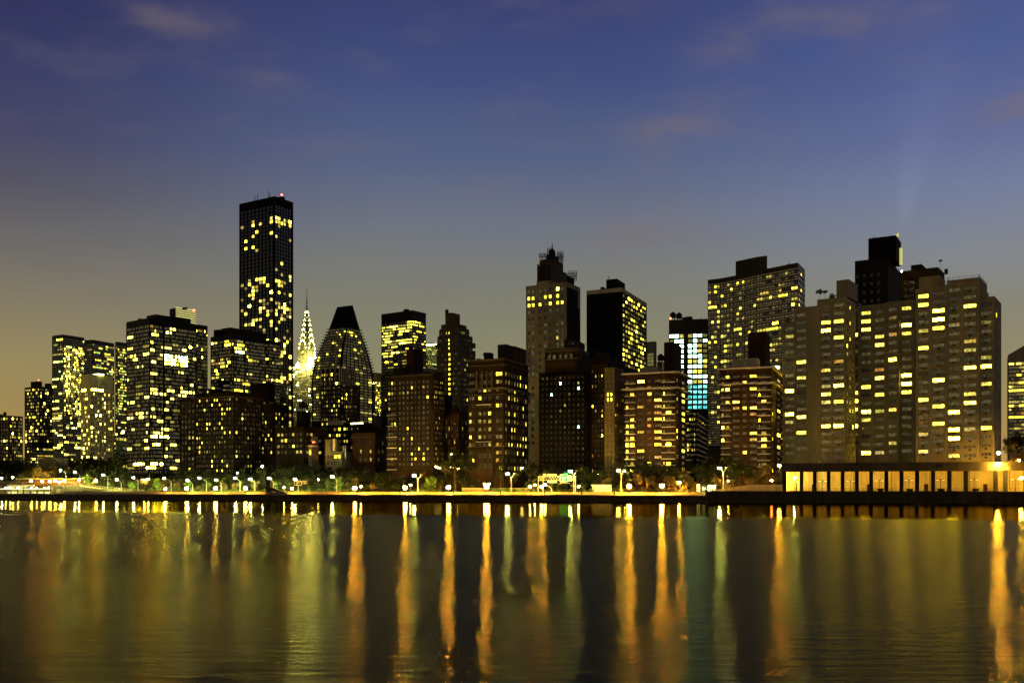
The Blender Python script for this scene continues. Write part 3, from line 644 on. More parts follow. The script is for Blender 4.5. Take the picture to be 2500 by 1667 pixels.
mb.lathe([(8.5*k, 0), (8.5*k, 4*k), (7.8*k, 10*k), (5.5*k, 15*k), (2*k, 18*k), (1.2*k, 19*k), (1.3*k, 23*k), (2.0*k, 24*k), (1.0*k, 25*k), (.9*k, 29*k), (.1, 31*k)], 12, 0, (c.x, c.y, Z(617, 450))); b.obj('cupola', mb, M['black_roof'])
def scaffold(x0, x1, y0, y1, Y, dep=4, nx=5, nz=3):
    q0, q1 = P(x0, Y), P(x1, Y); d = q1-q0; mb = MB(); W = d.length; dx = d/W; nn = V2(-dx.y, dx.x)
    for lay in (0, dep):
        for i in range(nx+1):
            p = q0+dx*W*i/nx+nn*lay; mb.tube([(p.x, p.y, Z(y0, Y)), (p.x, p.y, Z(y1, Y))], .10, 4)
        for j in range(nz+1):
            zz_ = Z(y0, Y)+(Z(y1, Y)-Z(y0, Y))*j/nz; a_ = q0+nn*lay; c_ = q1+nn*lay; mb.tube([(a_.x, a_.y, zz_), (c_.x, c_.y, zz_)], .09, 4)
        for i in range(nx):
            p = q0+dx*W*i/nx+nn*lay; q = q0+dx*W*(i+1)/nx+nn*lay
            zz0, zz1 = (Z(y0, Y), Z(y1, Y)) if i % 2 else (Z(y1, Y), Z(y0, Y)); mb.tube([(p.x, p.y, zz0), (q.x, q.y, zz1)], .06, 4)
    return b.obj('scaffolding', mb, M['iron'])
scaffold(1317, 1336, 628, 618, 446, 3, 3, 2); scaffold(1337, 1345, 622, 606, 446, 2, 2, 3); scaffold(1361, 1375, 640, 614, 446, 3, 4, 4); scaffold(1387, 1408, 682, 662, 448, 4, 4, 3)
b.finish()
# dark brick block in front
b = Bld('riverside_apartment_building', 'very dark brick block with arched attic windows, in front of the domed tower', 373, 1150, 'dark_brick')
f = fp_box(1316, 1432, 1450, 373, 20)
z = b.vol(f, 905, {0: spec(10, 13.5, apt(.055, .08, seed=91, w=[('mid', .5), ('dim', .3), ('white', .2)]), top=8, wf=.35, hf=.45), 1: spec(3, 13.5, apt(.05, .1, seed=92), top=8, wf=.4, hf=.45)}, m='near_black')
g = sub(f, 1330, 1440, 18, 1.5); z1 = b.vol(g, 853, {0: spec([(1341, 7), (1353, 7), (1368, 7), (1381, 7), (1395, 7), (1410, 6), (1420, 7)], 24, lambda r, c, nr, nc: (G['pale'] if r == 0 else (G['bright'] if c == 3 else G['faint'])), top=4, hf=.55)}, z0=z, Y=375, yb=906, part='attic', m='brown_brick')
b.cornice(g, Z(876, 375), .5, .6, 'limestone', n=1); b.cornice(g, Z(856, 375), .45, .4, 'limestone', n=1); b.parapet(g, z1, 1.0, .3, 'tan_brick')
am = MB(); A, B = g[0], g[1]; d = (B-A).normalized(); nn = V2(d.y, -d.x); an_ = math.atan2(d.y, d.x)
for px in (1345, 1375, 1371, 1384, 1392, 1413):
    s_ = along(A, B, px); p = A+d*s_+nn*.25; r_ = .75
    ring = [(p.x+d.x*r_*math.cos(PI*i/8), p.y+d.y*r_*math.cos(PI*i/8), Z(864, 375)+r_*math.sin(PI*i/8)) for i in range(9)]; am.tube([(p.x+d.x*r_, p.y+d.y*r_, Z(872, 375))]+ring+[(p.x-d.x*r_, p.y-d.y*r_, Z(872, 375))], .12, 5)
b.obj('arch', am, M['limestone'])
g = sub(f, 1378, 1428, 14, 6); b.vol(g, 828, {0: spec(4, 12, apt(.3, .3, seed=93), top=4, wf=.3)}, z0=z1, Y=381, yb=852, part='penthouse', m='brown_brick'); b.finish()
b = Bld('riverside_apartment_building', 'narrow block with lamp-lit pale right corner, left of the balconied brick tower', 372, 1195, 'dark_brick')
f = fp_box(1440, 1484, 1526, 372, 28)
z = b.vol(f, 872, {0: spec(5, 12.2, apt(.10, .15, seed=94), top=14, wf=.3, hf=.5)})
g = sub(f, 1450, 1488, 18, 3); b.vol(g, 858, z0=z, Y=378, part='penthouse', m='brown_brick')
f2 = fp_box(1476, 1500, 1524, 366, 34, 16); z2 = b.vol(f2, 896, {0: spec(2, 12.8, lambda r, c, nr, nc: G['hot'] if r in (5, 4) else G['dark'], top=8, wf=.3, hf=.45), 1: spec(5, 12.8, apt(.06, .2, seed=95), top=8, wf=.42, hf=.5)}, Y=366, m='limestone'); b.cornice(f2, Z(953, 366), .4, .4); b.finish()
# black slab tower
b = Bld('slab_tower', 'black slab tower with blank left face under a pale parapet, right of domed tower', 505, 900, 'near_black')
f = fp_box(1432, 1518, 1579, 505, 24, 60)
rowsn = [(1523, 3.6), (1530, 5), (1536.5, 5), (1543, 5), (1549, 4), (1555, 4), (1560, 4), (1566, 3.5), (1570.5, 3), (1575, 2.6)]
z = b.vol(f, 712, {1: spec(rowsn, 12.0, apt(.62, .3, seed=96, w=[('bright', .5), ('mid', .4), ('hot', .1), ('dim', .2)], rows=lambda r, nr: 1), top=1, hf=.55)})
b.vol(f, 702, z0=z, part='parapet', m='pale_concrete'); g = sub(f, 1480, 1526, 14, 5); b.vol(g, 681, z0=Z(702, 505), Y=512, part='penthouse'); g = sub(f, 1466, 1482, 10, 6); b.vol(g, 697, z0=Z(702, 512), Y=512, part='penthouse')
b.antenna(1486, 515, Z(681, 512), 2.5, .12); b.finish()
b = Bld('office_building', 'small distant block half lit by a floodlight, behind the black slab tower', 800, 900, 'concrete')
f = fp_box(1579, 1597, 1603, 800, 34); b.vol(f, 833, {0: spec(4, 8, lambda r, c, nr, nc: G['ghost'] if r > 2 else G['dark'], top=4, wf=.9, hf=.8)}); b.finish()  # floodlight on the lower rows put into pane glow
b = Bld('water_tower_building', 'tiny far building with a rounded rooftop tank, left of the cyan-lit office', 640, 900, 'tan_brick')
f = fp_box(1604, 1616, 1622, 640, 34); b.vol(f, 882, {}); b.tank(1613, 648, Z(882, 640), 2.2, 3); b.finish()
# balconied brick towers
def balcony_tower(label, o, Y, ytop, penth, seed, dk):
    b = Bld('balconied_apartment_building', label, Y, 1160, 'red_brick', frame='frame_dark', group='balconied brick apartment towers'); X = lambda v: v+o
    f = fp_box(X(1526), X(1650), X(1678), Y, 22, 60); p = 15.6
    ww = [('bright', .5), ('mid', .3), ('hot', .2), ('amber', .1)]
    colsL = [(X(1531), 6), (X(1543), 9), (X(1564), 17), (X(1585), 10), (X(1606), 18), (X(1621), 3), (X(1632), 12)]
    z = b.vol(f, ytop, {0: spec(colsL, p, apt(.38, .6, 'dark', seed=seed, w=ww), top=12, hf=.5, mull=(3, 1)), 1: spec([(X(1654), 2.5), (X(1669), 8)], p, apt(.45, .4, seed=seed+1, w=ww), top=10, hf=.5)})
    A, B = f[0], f[1]; C_, D_ = f[1], f[2]; k = Y/F; n = int((z-12*k-Z(1155, Y))/(p*k))
    for i in range(n):
        zz_ = z-12*k-(i+.93)*p*k+.3
        b.balcony(A, B, .2, along(A, B, X(1552)), zz_, 1.5); b.balcony(A, B, along(A, B, X(1617)), along(A, B, X(1649)), zz_, 1.5)
        if i % 2 == 0 or dk: b.balcony(C_, D_, along(C_, D_, X(1673)), (D_-C_).length, zz_, 1.4)
    b.cornice(f, z-.3, .5, 1.3, 'slab_white'); b.cornice(f, z-12*k-.93*p*k*2+.2, .45, 1.2, 'slab_white')
    b.parapet(f, z, 1.1, .2, 'iron', rail=True)
    return b, f, z
b, f, z = balcony_tower('brick tower with white balcony slabs and a glowing glazed roof room', 0, 352, 908, 0, 101, 0)
g = sub(f, 1562, 1615, 6, 3); b.vol(g, 893, {0: spec(12, 13, lambda r, c, nr, nc: G['mid'], top=1.5, wf=.82, hf=.9)}, z0=z, Y=355, yb=912, part='roof_room', m='frame_pale')
g = sub(f, 1621, 1664, 14, 8); b.vol(g, 836, z0=z, Y=362, part='penthouse', m='stair_brown'); b.finish()
b, f, z = balcony_tower('brick tower with white balcony slabs topped by a white penthouse', 233, 345, 896, 0, 111, 1)
g = sub(f, 1788, 1862, 14, 2); b.vol(g, 872, {0: spec([(1807, 15), (1827, 5), (1846, 16)], 17, lambda r, c, nr, nc: G['grey'], top=4, hf=.6, mull=(2, 1))}, z0=z, Y=347, yb=893, part='penthouse', m='pale_concrete')
g = sub(f, 1827, 1880, 14, 9); b.vol(g, 811, z0=z, Y=356, part='penthouse', m='stair_brown'); b.box('roof_light', 'string_light', 1893, 352, 3, .6, z+.3, z+1.2); b.finish()
# cyan-lit office
b = Bld('lit_office_tower', 'office tower glowing white above and cyan below, with dark top and rooftop water tanks', 640, 1010, 'dark_metal')
f = fp_box(1632, 1679, 1734, 640, 12, 40)
def cy(r, c, nr, nc):
    rg = cy.rg
    if r < 5: return G[rg.choice(('white', 'white', 'ghost', 'white', 'soft'))]
    if r < 10: return G[rg.choice(('white', 'bright', 'white', 'soft', 'ghost'))]
    if r < 19: return G[rg.choice(('cyan', 'cyan', 'cyan2', 'cyan'))]
    return G[rg.choice(('blue', 'cyan2'))]
G['cyan2'] = (.12, 1.0, 1.0); cy.rg = random.Random(4)
f = fp_box(1633, 1732, 1740, 640, 10, 20)
z = b.vol(f, 778, {0: spec([(1640, 10), (1652, 10), (1664, 10), (1684.5, 9.5), (1697, 9.5), (1709, 9.5), (1721.5, 9.5)], 12.5, cy, top=34, hf=.66, mull=(3, 1))}, z0=None)
b.tank(1643, 646, z, 2.0, 2.6); b.tank(1658, 648, z, 2.0, 2.6); b.box('roof_unit', 'black_roof', 1674, 648, 4, 3, z, z+2.2); b.box('roof_unit', 'black_roof', 1682, 650, 4, 3, z, z+3.0); b.antenna(1711, 650, z, 3)
b.box('beacon', 'beacon', 1637, 642, .9, .9, z+.01, z+1); b.finish()
b = Bld('apartment_building', 'low dark balconied block with many scattered small lit windows, between the two balconied brick towers', 430, 1140, 'near_black')
f = fp_box(1664, 1700, 1762, 430, 16, 60); z = b.vol(f, 998, {0: spec(6, 12.5, apt(.28, .2, seed=121), top=6, wf=.5, hf=.5), 1: spec(11, 12.5, apt(.45, .2, seed=122), top=6, wf=.5, hf=.5)})
for q in (0, 1):
    A, B = f[q], f[q+1]
    for i in range(11): b.balcony(A, B, .3, (B-A).length*(.75 if i % 2 else .95), z-2-i*12.5*430/F, .8)
b.finish()
# curved tower
b = Bld('curved_apartment_tower', 'broad curved apartment tower with ribbon windows and a high roof block', 560, 1090, 'bronze_metal', frame='frame_pale')
fr = [P(1728, 602), P(1758, 598), P(1790, 591), P(1818, 585), P(1846, 577), P(1948, 556), P(1965, 574)]
pts = fr+[P(1965, 612), P(1846, 622), P(1728, 630)]
rw = lambda s_, pp: apt(pp, .75, 'grey', seed=s_, w=[('bright', .5), ('mid', .3), ('dim', .2)])
fc = {i: spec(4, 13.2, rw(130+i, .30), top=14, wf=.82, hf=.5, em=.1, mull=(2, 1)) for i in range(4)}
fc[4] = spec(13, 13.2, office(.38, 3, 'faint', seed=135), top=14, wf=.85, hf=.5, em=.1, mull=(2, 1)); fc[5] = spec(3, 13.2, rw(136, .3), top=14, wf=.7, hf=.5, mull=(2, 1))
z = b.vol(pts, 641, fc, Y=556)
k = 556/F; nrw = int((z-14*k-Z(1090, 556))/(13.2*k))
for q in range(6):
    mb = MB(); A, B = fr[q], fr[q+1]; W = (B-A).length; an_ = math.atan2((B-A).y, (B-A).x)
    for i in range(nrw+1): mb.box(-.05, W+.05, -.35, -.003, -.16, .16, 0, an_, (A.x, A.y, z-14*k-i*13.2*k))
    b.obj('slab_edge', mb, M['slab_white'])
pp_ = [P(1796, 600), P(1849, 588), P(1873, 585), P(1873, 606), P(1796, 616)]; b.vol(pp_, 627, z0=z, Y=588, part='penthouse'); b.antenna(1858, 600, Z(627, 588), 2); b.box('roof_unit', 'black_roof', 1927, 572, 2.4, 2.4, z, z+2.6); b.antenna(1927, 572, z+2.6, 1.5)
b.finish()
# ================= dark tower behind the complex
b = Bld('brick_tower', 'dark brick tower with stepped shoulders and lit right edge, above the pale complex', 520, 760, 'dark_brick')
f = fp_box(2087, 2168, 2202, 520, 30, 50); z = b.vol(f, 633, {0: spec([(2093, 5), (2110, 6), (2128, 6), (2145, 6)], 21, lambda r, c, nr, nc: G['bright'] if (r == 4 and c in (1, 2)) else G['dark'], top=24, hf=.35)})
b.parapet(f, z, 1.0, .3); g = sub(f, 2120, 2200, 18, 3); z2 = b.vol(g, 578, z0=z, Y=524, part='penthouse', m='near_black'); b.antenna(2189, 534, z2, 4.5, .45); b.antenna(2133, 530, z2, 2)
mb = MB(); q = sub(f, 2196, 2203.5, 1.0, 14); mb.prism(q, Z(652, 536), Z(612, 536)); b.obj('glowing_edge', mb, M['louvre_light']); q = sub(f, 2180, 2194, 2, 12); mb = MB(); zt = Z(577, 530); A, B = q[0], q[1]  # pale edge strip and wedge glow by themselves to look lit
mb.poly([(A.x, A.y, zt), (B.x, B.y, zt), (B.x, B.y, zt+1.6)]); mb.poly([(q[3].x, q[3].y, zt), (q[2].x, q[2].y, zt), (q[2].x, q[2].y, zt+1.6)][::-1]); mb.quad((A.x, A.y, zt), (B.x, B.y, zt+1.6), (q[2].x, q[2].y, zt+1.6), (q[3].x, q[3].y, zt)); b.obj('glowing_wedge', mb, M['louvre_light'])
b.finish()
b = Bld('brick_tower', 'dark brick tower with flat roof, behind the right wing of the pale complex', 480, 760, 'dark_brick')
f = fp_box(2196, 2290, 2306, 480, 34, 40); z = b.vol(f, 652, {0: spec([(2212, 8), (2226, 12)], 16, lambda r, c, nr, nc: G['green'] if r == 3 and c == 1 else G['dark'], top=22, hf=.4)}); g = sub(f, 2224, 2262, 12, 4); b.vol(g, 640, z0=z, Y=484, part='penthouse', m='near_black')
b.box('roof_light', 'lamp_warm', 2202, 474, .5, .5, Z(664, 474), Z(664, 474)+.5); b.finish()
# ================= huge pale complex
sc_ = 1.0
b = Bld('apartment_complex', 'huge pale brick apartment complex of stepped wings with paired windows, above the arcade', 350, 1128, 'white_brick', frame='frame_pale', zb=3.6)
b.gain = 1.6
wp = [('bright', .35), ('hot', .22), ('soft', .3), ('mid', .2), ('amber', .06), ('dim', .1)]
def comp(seed, p): return apt(p, .6, 'dark', seed=seed, w=wp)
fA = fp_box(1910, 2062, 2080, 346, 34, 14); cA = [(1928, 22), (1956, 23), (1986, 22), (2016, 23), (2047, 24)]
sp_ = lambda cols, pr, seed, p, top=5: spec(cols, pr, comp(seed, p+.07), top=top, hf=.46, mull=(3, 1), ac=True, dep=.3)
g1 = sub(fA, 1910, 1939, 14, front=True); b.vol(g1, 775, {0: sp_([(1927, 21)], 19.6, 141, .2)}, Y=346)
g2 = sub(fA, 1939, 1995, 14, -.6, front=True); b.vol(g2, 740, {0: sp_(cA[1:3], 19.6, 142, .22, 9)}, Y=346)
g3 = sub(fA, 1995, 2063, 14, -1.2, front=True); b.vol(g3, 726, {0: sp_(cA[3:], 19.6, 143, .42, 9), 1: spec(3, 19.6, comp(144, .3), top=9, wf=.3, hf=.45)}, Y=346)
g = sub(fA, 2042, 2094, 12, 4); b.vol(g, 683, z0=Z(726, 350), Y=350, part='penthouse'); b.vol(sub(fA, 1913, 1930, 8, 4), 760, z0=Z(775, 350), Y=350, part='penthouse')
# recess
fR = fp_box(2076, 2100, 2104, 362, 34, 10); b.vol(fR, 740, {0: sp_([(2088, 16)], 20.3, 145, .25)}, Y=362)
fB = fp_box(2094, 2234, 2240, 348, 34, 14); cB = [(2114, 23), (2147, 23), (2179, 20), (2213, 24)]
g1 = sub(fB, 2094, 2162, 14, front=True); b.vol(g1, 733, {0: sp_(cB[:2], 20.6, 146, .28, 9)}, Y=348)
g2 = sub(fB, 2162, 2196, 14, -.5, front=True); b.vol(g2, 731, {0: sp_(cB[2:3], 20.6, 147, .2, 9)}, Y=348); g3 = sub(fB, 2196, 2232, 14, .8, front=True); b.vol(g3, 730, {0: sp_(cB[3:], 20.6, 148, .35, 9)}, Y=348)
fC = fp_box(2236, 2428, 2434, 322, 34, 16); cC = [(2254, 25), (2291, 29), (2329, 28), (2368, 31), (2407, 28)]
g1 = sub(fC, 2236, 2270, 16, front=True); b.vol(g1, 692, {0: sp_(cC[:1], 21.6, 149, .3, 8)}, Y=326)
g2 = sub(fC, 2270, 2311, 16, -.6, front=True); b.vol(g2, 688, {0: sp_(cC[1:2], 21.6, 150, .3, 8)}, Y=325); g3 = sub(fC, 2311, 2392, 16, -.3, front=True); b.vol(g3, 676, {0: sp_(cC[2:4], 21.6, 151, .34, 14)}, Y=324)
g4 = sub(fC, 2392, 2428, 16, .6, front=True); b.vol(g4, 722, {0: sp_(cC[4:], 21.6, 152, .28, 8), 1: spec(2, 21.6, comp(153, .1), top=8, wf=.4)}, Y=322)
g = sub(fC, 2244, 2308, 10, 2.5); b.vol(g, 661, z0=Z(692, 326), Y=327, part='penthouse'); g = sub(fC, 2394, 2414, 8, 5); b.vol(g, 706, z0=Z(722, 326), Y=327, part='penthouse')
def ribs(fr_, edges, zt_, h_=.16):
    A, B = fr_[0], fr_[1]; an_ = math.atan2((B-A).y, (B-A).x); mb = MB()
    for px in edges:
        s_ = along(A, B, px)
        if -.3 < s_ < (B-A).length+.3: mb.box(s_-.22, s_+.22, -h_, -.003, 12.6, zt_-.4, 0, an_, (A.x, A.y, 0))
    k_ = 0
    b.obj('pilaster', mb, M['frame_pale'])
ribs(sub(fA, 1910, 1939, 14, front=True), (1912, 1939), Z(775, 346)); ribs(sub(fA, 1939, 1995, 14, -.6, front=True), (1942, 1970.5, 1993), Z(740, 346)); ribs(sub(fA, 1995, 2063, 14, -1.2, front=True), (2000, 2031, 2061), Z(726, 346))
ribs(sub(fB, 2094, 2162, 14, front=True), (2098, 2130.5, 2161), Z(733, 348)); ribs(sub(fB, 2196, 2232, 14, .8, front=True), (2198, 2230), Z(730, 348))
ribs(sub(fC, 2236, 2270, 16, front=True), (2238, 2269), Z(692, 326)); ribs(sub(fC, 2270, 2311, 16, -.6, front=True), (2273, 2309), Z(688, 325)); ribs(sub(fC, 2311, 2392, 16, -.3, front=True), (2313, 2349, 2389), Z(676, 324)); ribs(sub(fC, 2392, 2428, 16, .6, front=True), (2394, 2425), Z(722, 322))
b.parapet(g3, Z(676, 324), 1.0, .2, 'iron', rail=True); b.antenna(2399, 330, Z(706, 327), 3); b.box('roof_unit', 'black_roof', 2361, 332, 1.6, 1.2, Z(676, 324), Z(670, 324))
b.box('chimney', 'dark_brick', 2310, 332, 1.0, 1.0, Z(661, 327), Z(649, 327)); b.finish()
# far right office
b = Bld('office_building', 'pale office building with slanted roof and lit floors at the right edge', 700, 1110, 'white_brick')
f = fp_box(2461, 2540, 2560, 700, 26, 30); z0_ = b.vol(f, 862, {0: spec(12, 9.4, office(.7, 6, 'faint', seed=161, rowvar=False), top=18, wf=.9, hf=.55)}); mb = MB(); A, B, C_, D_ = f; z1_ = Z(820, 700)
mb.poly([(A.x, A.y, z0_), (B.x, B.y, z0_), (B.x, B.y, z1_)])
mb.poly([(D_.x, D_.y, z0_), (C_.x, C_.y, z0_), (C_.x, C_.y, z1_)][::-1]); mb.quad((A.x, A.y, z0_), (B.x, B.y, z1_), (C_.x, C_.y, z1_), (D_.x, D_.y, z0_)); b.obj('roof', mb, M['white_brick']); b.finish()

# ================================================================== ground, water, shore
def strip(name, o0, o1, z, m, p0=-900, p1=3600, kind='structure', label=None, z0=None):
    mb = MB(); A, B = shore(p0, o0), shore(p1, o0); C_, D_ = B+SN*(o1-o0), A+SN*(o1-o0)
    if z0 is None: mb.poly([(A.x, A.y, z), (B.x, B.y, z), (C_.x, C_.y, z), (D_.x, D_.y, z)])
    else: mb.prism([A, B, C_, D_], z0, z)
    return tag(mb.obj(name, m), kind=kind)
mb = MB(); A, B = shore(-900, 0), shore(3600, 0); A = A-SD*9000; B = B+SD*9000
mb.poly([(A.x, A.y, 2.15), (B.x, B.y, 2.15), (B.x+SN.x*14000, B.y+SN.y*14000, 2.15), (A.x+SN.x*14000, A.y+SN.y*14000, 2.15)]); tag(mb.obj('ground', M['soil']), kind='structure')
strip('promenade', .2, 8, 2.2, M['pavement'], p1=1722); strip('road', 8.6, 27, 2.35, M['asphalt'])
mb = MB()
for o in (17.4, 17.8):
    A = shore(-900, o); W = (shore(3600, o)-A).length; mb.box(0, W, -.07, .07, 0, .004, 0, SANG, (A.x, A.y, 2.352))
A = shore(-900, 13); W = 900
for i in range(150): mb.box(i*9, i*9+3, -.06, .06, 0, .004, 0, SANG, (A.x, A.y, 2.352))
tag(mb.obj('road_marking', M['white_paint']), kind='structure')
# seawall (left, low) and right, higher
mb = MB(); A = shore(-900, -.9); W = (shore(1722, -.9)-A).length
mb.box(-3000, W, 0, 1.1, -2, 2.12, 0, SANG, (A.x, A.y, 0)); mb.box(-3000, W, -.12, 1.15, 2.123, 2.42, 1, SANG, (A.x, A.y, 0))
for i in range(90): mb.box(W-i*11-.25, W-i*11+.25, -.22, -.003, -2, 1.9, 0, SANG, (A.x, A.y, 0))
tag(mb.obj('seawall', [M['seawall_stone'], M['pavement']]), 'long low dark stone seawall with pale coping along the promenade', 'seawall')
mb = MB(); A = shore(1722, -.9); W = 400
mb.box(0, W, 0, 7.5, -2, 3.5, 0, SANG, (A.x, A.y, 0)); mb.box(0, W, -.3, 7.5, 3.503, 3.72, 0, SANG, (A.x, A.y, 0))
for i in range(60): mb.box(i*5.2, i*5.2+.45, -.4, -.003, -2, 3.4, 0, SANG, (A.x, A.y, 0))
mb.box(0, W, -.25, -.003, 1.2, 1.6, 0, SANG, (A.x, A.y, 0))
tag(mb.obj('seawall', [M['seawall_stone']]), 'higher black pile-faced quay wall below the arcade on the right', 'seawall')
# barriers
mb = MB(); A = shore(-900, 8.3); W = (shore(1715, 8.3)-A).length
mb.box(0, W, -.16, .16, 0, .82, 0, SANG, (A.x, A.y, 2.2)); mb.box(0, W, -.22, .22, 0, .35, 0, SANG, (A.x, A.y, 2.196))
for i in range(int(W/6)): mb.box(i*6, i*6+.05, -.165, -.161, .1, .8, 1, SANG, (A.x, A.y, 2.2))
tag(mb.obj('concrete_barrier', [M['barrier_concrete'], M['seawall_stone']]), 'pale concrete highway barrier running behind the promenade railing', 'barrier')
mb = MB(); A = shore(-900, 27.5); W = (shore(1900, 27.5)-A).length
mb.box(0, W, -.2, .2, 0, 1.1, 0, SANG, (A.x, A.y, 2.2)); tag(mb.obj('concrete_barrier', [M['barrier_concrete']]), 'pale concrete wall along the far side of the highway', 'barrier')
def railing(name, label, pa, pb, off, z, h=1.1, step=2.2, m='iron'):
    mb = MB(); A = shore(pa, off); W = (shore(pb, off)-A).length
    for q in (.35, .7, 1.0): mb.box(0, W, -.03, .03, h*q-.03, h*q+.02, 0, SANG, (A.x, A.y, z))
    for i in range(int(W/step)+1): mb.box(i*step-.04, i*step+.04, -.04, .04, 0, h+.05, 0, SANG, (A.x, A.y, z))
    return tag(mb.obj(name, M[m]), label, 'railing')
railing('railing', 'black iron promenade railing along the seawall', 760, 1715, .9, 2.2)
railing('railing', 'black railing on the higher quay before the sloping white wall', 1722, 1912, .6, 3.72)
railing('railing', 'pale guard rail on the seawall along the left promenade', -60, 752, .9, 2.2, 1.0, 2.5, 'pole_grey')
# bluff
mb = MB(); A = shore(-900, 46); W = (shore(1110, 46)-A).length; mb.box(0, W, 0, 3, 2, 8.5, 0, SANG, (A.x, A.y, 0)); tag(mb.obj('retaining_wall', M['seawall_stone']), 'dark retaining wall behind the riverside trees', 'wall')
# ramp at left
mb = MB(); ps = [(-60, 1184), (175, 1184), (215, 1190), (260, 1195.5), (310, 1200), (352, 1204)]
for (x0, y0), (x1, y1) in zip(ps, ps[1:]):
    a0, a1 = shore(x0, 30), shore(x1, 30); z0_, z1_ = Z(y0, a0.y), Z(y1, a1.y); b0, b1 = a0+SN*9, a1+SN*9
    mb.quad((a0.x, a0.y, 2.1), (a1.x, a1.y, 2.1), (a1.x, a1.y, z1_), (a0.x, a0.y, z0_)); mb.quad((a0.x, a0.y, z0_), (a1.x, a1.y, z1_), (b1.x, b1.y, z1_), (b0.x, b0.y, z0_))
    n = 8
    for i in range(n):
        t = i/n; p = a0.lerp(a1, t); zz_ = z0_+(z1_-z0_)*t; mb.box(-.1, .1, -.1, .1, 0, 1.3, 0, SANG, (p.x, p.y, zz_))
    mb.tube([(a0.x, a0.y, z0_+1.25), (a1.x, a1.y, z1_+1.25)], .12, 4); mb.tube([(a0.x, a0.y, z0_+.7), (a1.x, a1.y, z1_+.7)], .08, 4)
tag(mb.obj('ramp', M['barrier_concrete']), kind='structure')
# low brick park wall lit orange
def wall_box(name, label, pa, pb, off, y0, y1, m, cat='wall', dep=.6):
    A = shore(pa, off); B = shore(pb, off); W = (B-A).length; mb = MB(); mb.box(0, W, 0, dep, Z(y0, A.y), Z(y1, A.y), 0, SANG, (A.x, A.y, 0)); mb.box(-.1, W+.1, -.12, dep+.1, 0, .25, 1, SANG, (A.x, A.y, Z(y1, A.y)+.003))
    return tag(mb.obj(name, [M[m], M['pale_concrete']]), label, cat)
wall_box('brick_wall', 'orange-lit brick wall behind the row of small globe lamps at the left', 40, 232, 41, 1190, 1169, 'red_brick')
wall_box('stone_wall', 'tan stone wall below the dark trees near the left edge', 92, 136, 60, 1170, 1120, 'concrete', 'wall', 8)
wall_box('stone_wall', 'long pale stone retaining wall behind the golden promenade lamp, right of the bright green tree', 1128, 1290, 29, 1208, 1193, 'limestone')
# pavilion on the left waterfront
b_ = empty('waterfront_pavilion', (shore(60, 2).x, shore(60, 2).y, 2.2), 'lit flat-roofed waterfront pavilion with black posts at the left edge', 'pavilion')
def pav(name, pa, pb, off, z0, z1, dep, m, mat2=None):
    A = shore(pa, off); W = (shore(pb, off)-A).length; mb = MB(); mb.box(0, W, 0, dep, 0, z1-z0, 0, SANG, (A.x, A.y, z0)); o = mb.obj(name, M[m]); attach(o, b_); return o
pav('roof', 17, 57, 3, 5.0, 6.1, 6, 'canvas'); pav('roof', 57, 126, 3.2, 4.5, 4.75, 6, 'black_roof'); pav('roof', -40, 17, 3.4, 4.6, 4.8, 6, 'black_roof')
pav('back_wall', -40, 126, 8, 2.2, 4.4, .2, 'pale_concrete'); pav('kiosk', 126, 136, 2.5, 2.2, 5.4, 3, 'pale_concrete'); pav('counter', 20, 120, 4, 2.2, 3.1, .5, 'white_paint')
pav('ceiling_light', -30, 120, 6, 4.3, 4.4, .3, 'pavilion_light')
for px in (-6, 12, 27, 43, 57, 74, 90, 107, 124):
    A = shore(px, 3.0); mb = MB(); mb.box(-.12, .12, -.12, .12, 0, 2.3, 0, SANG, (A.x, A.y, 2.2)); o = mb.obj('post', M['iron']); attach(o, b_)
# gangway
p = shore(656, 4); q = shore(699, 4); mb = MB(); mb.box(-.9, .9, -.5, .5, 0, 5.6, 0, SANG, (p.x, p.y, 2.2))
zt = Z(1184, p.y)
mb.quad((p.x-1, p.y-.9, zt-1.4), (q.x, q.y-.9, 2.2), (q.x, q.y-.9, 3.0), (p.x-1, p.y-.9, zt)); mb.quad((p.x-1, p.y+.6, zt), (q.x, q.y+.6, 3.0), (q.x, q.y+.6, 2.2), (p.x-1, p.y+.6, zt-1.4)); mb.quad((p.x-1, p.y-.9, zt), (q.x, q.y-.9, 3.0), (q.x, q.y+.6, 3.0), (p.x-1, p.y+.6, zt))
mb.quad((p.x+.9, p.y-.85, 2.2), (q.x, q.y-.85, 2.2), (q.x, q.y-.85, 2.6), (p.x+.9, p.y-.85, zt-2.2))
tag(mb.obj('stairway', M['iron']), 'dark slanting stairway standing on the promenade between the lamps left of centre', 'stairway')
# white shed
A = shore(1447, 30); b_ = empty('market_shed', (A.x, A.y, 2.3), 'brilliantly lit white colonnaded shed beside the highway', 'shed'); W = (shore(1491, 30)-A).length
mb = MB(); mb.box(0, W, 1.6, 1.9, 2.3, 5.4, 0, SANG, (A.x, A.y, 0)); o = mb.obj('wall', M['white_paint']); attach(o, b_)
mb = MB()
for i in range(10): mb.box(i*W/9-.12, i*W/9+.12, -.12, .12, 2.3, 5.4, 0, SANG, (A.x, A.y, 0))
o = mb.obj('column', M['white_paint']); attach(o, b_)
mb = MB(); mb.box(-.4, W+.4, -.5, 2.3, 5.41, 5.9, 0, SANG, (A.x, A.y, 0)); o = mb.obj('roof', M['white_paint']); attach(o, b_)
mb = MB(); mb.box(.3, W-.3, .7, 1.0, 5.1, 5.3, 0, SANG, (A.x, A.y, 0)); o = mb.obj('ceiling_light', M['sodium_face']); attach(o, b_)
A = shore(1715, 34); b_ = empty('lit_kiosk', (A.x, A.y, 2.3), 'small glowing kiosk with flat roof under the trees left of the large dark tree', 'kiosk'); W = (shore(1745, 34)-A).length
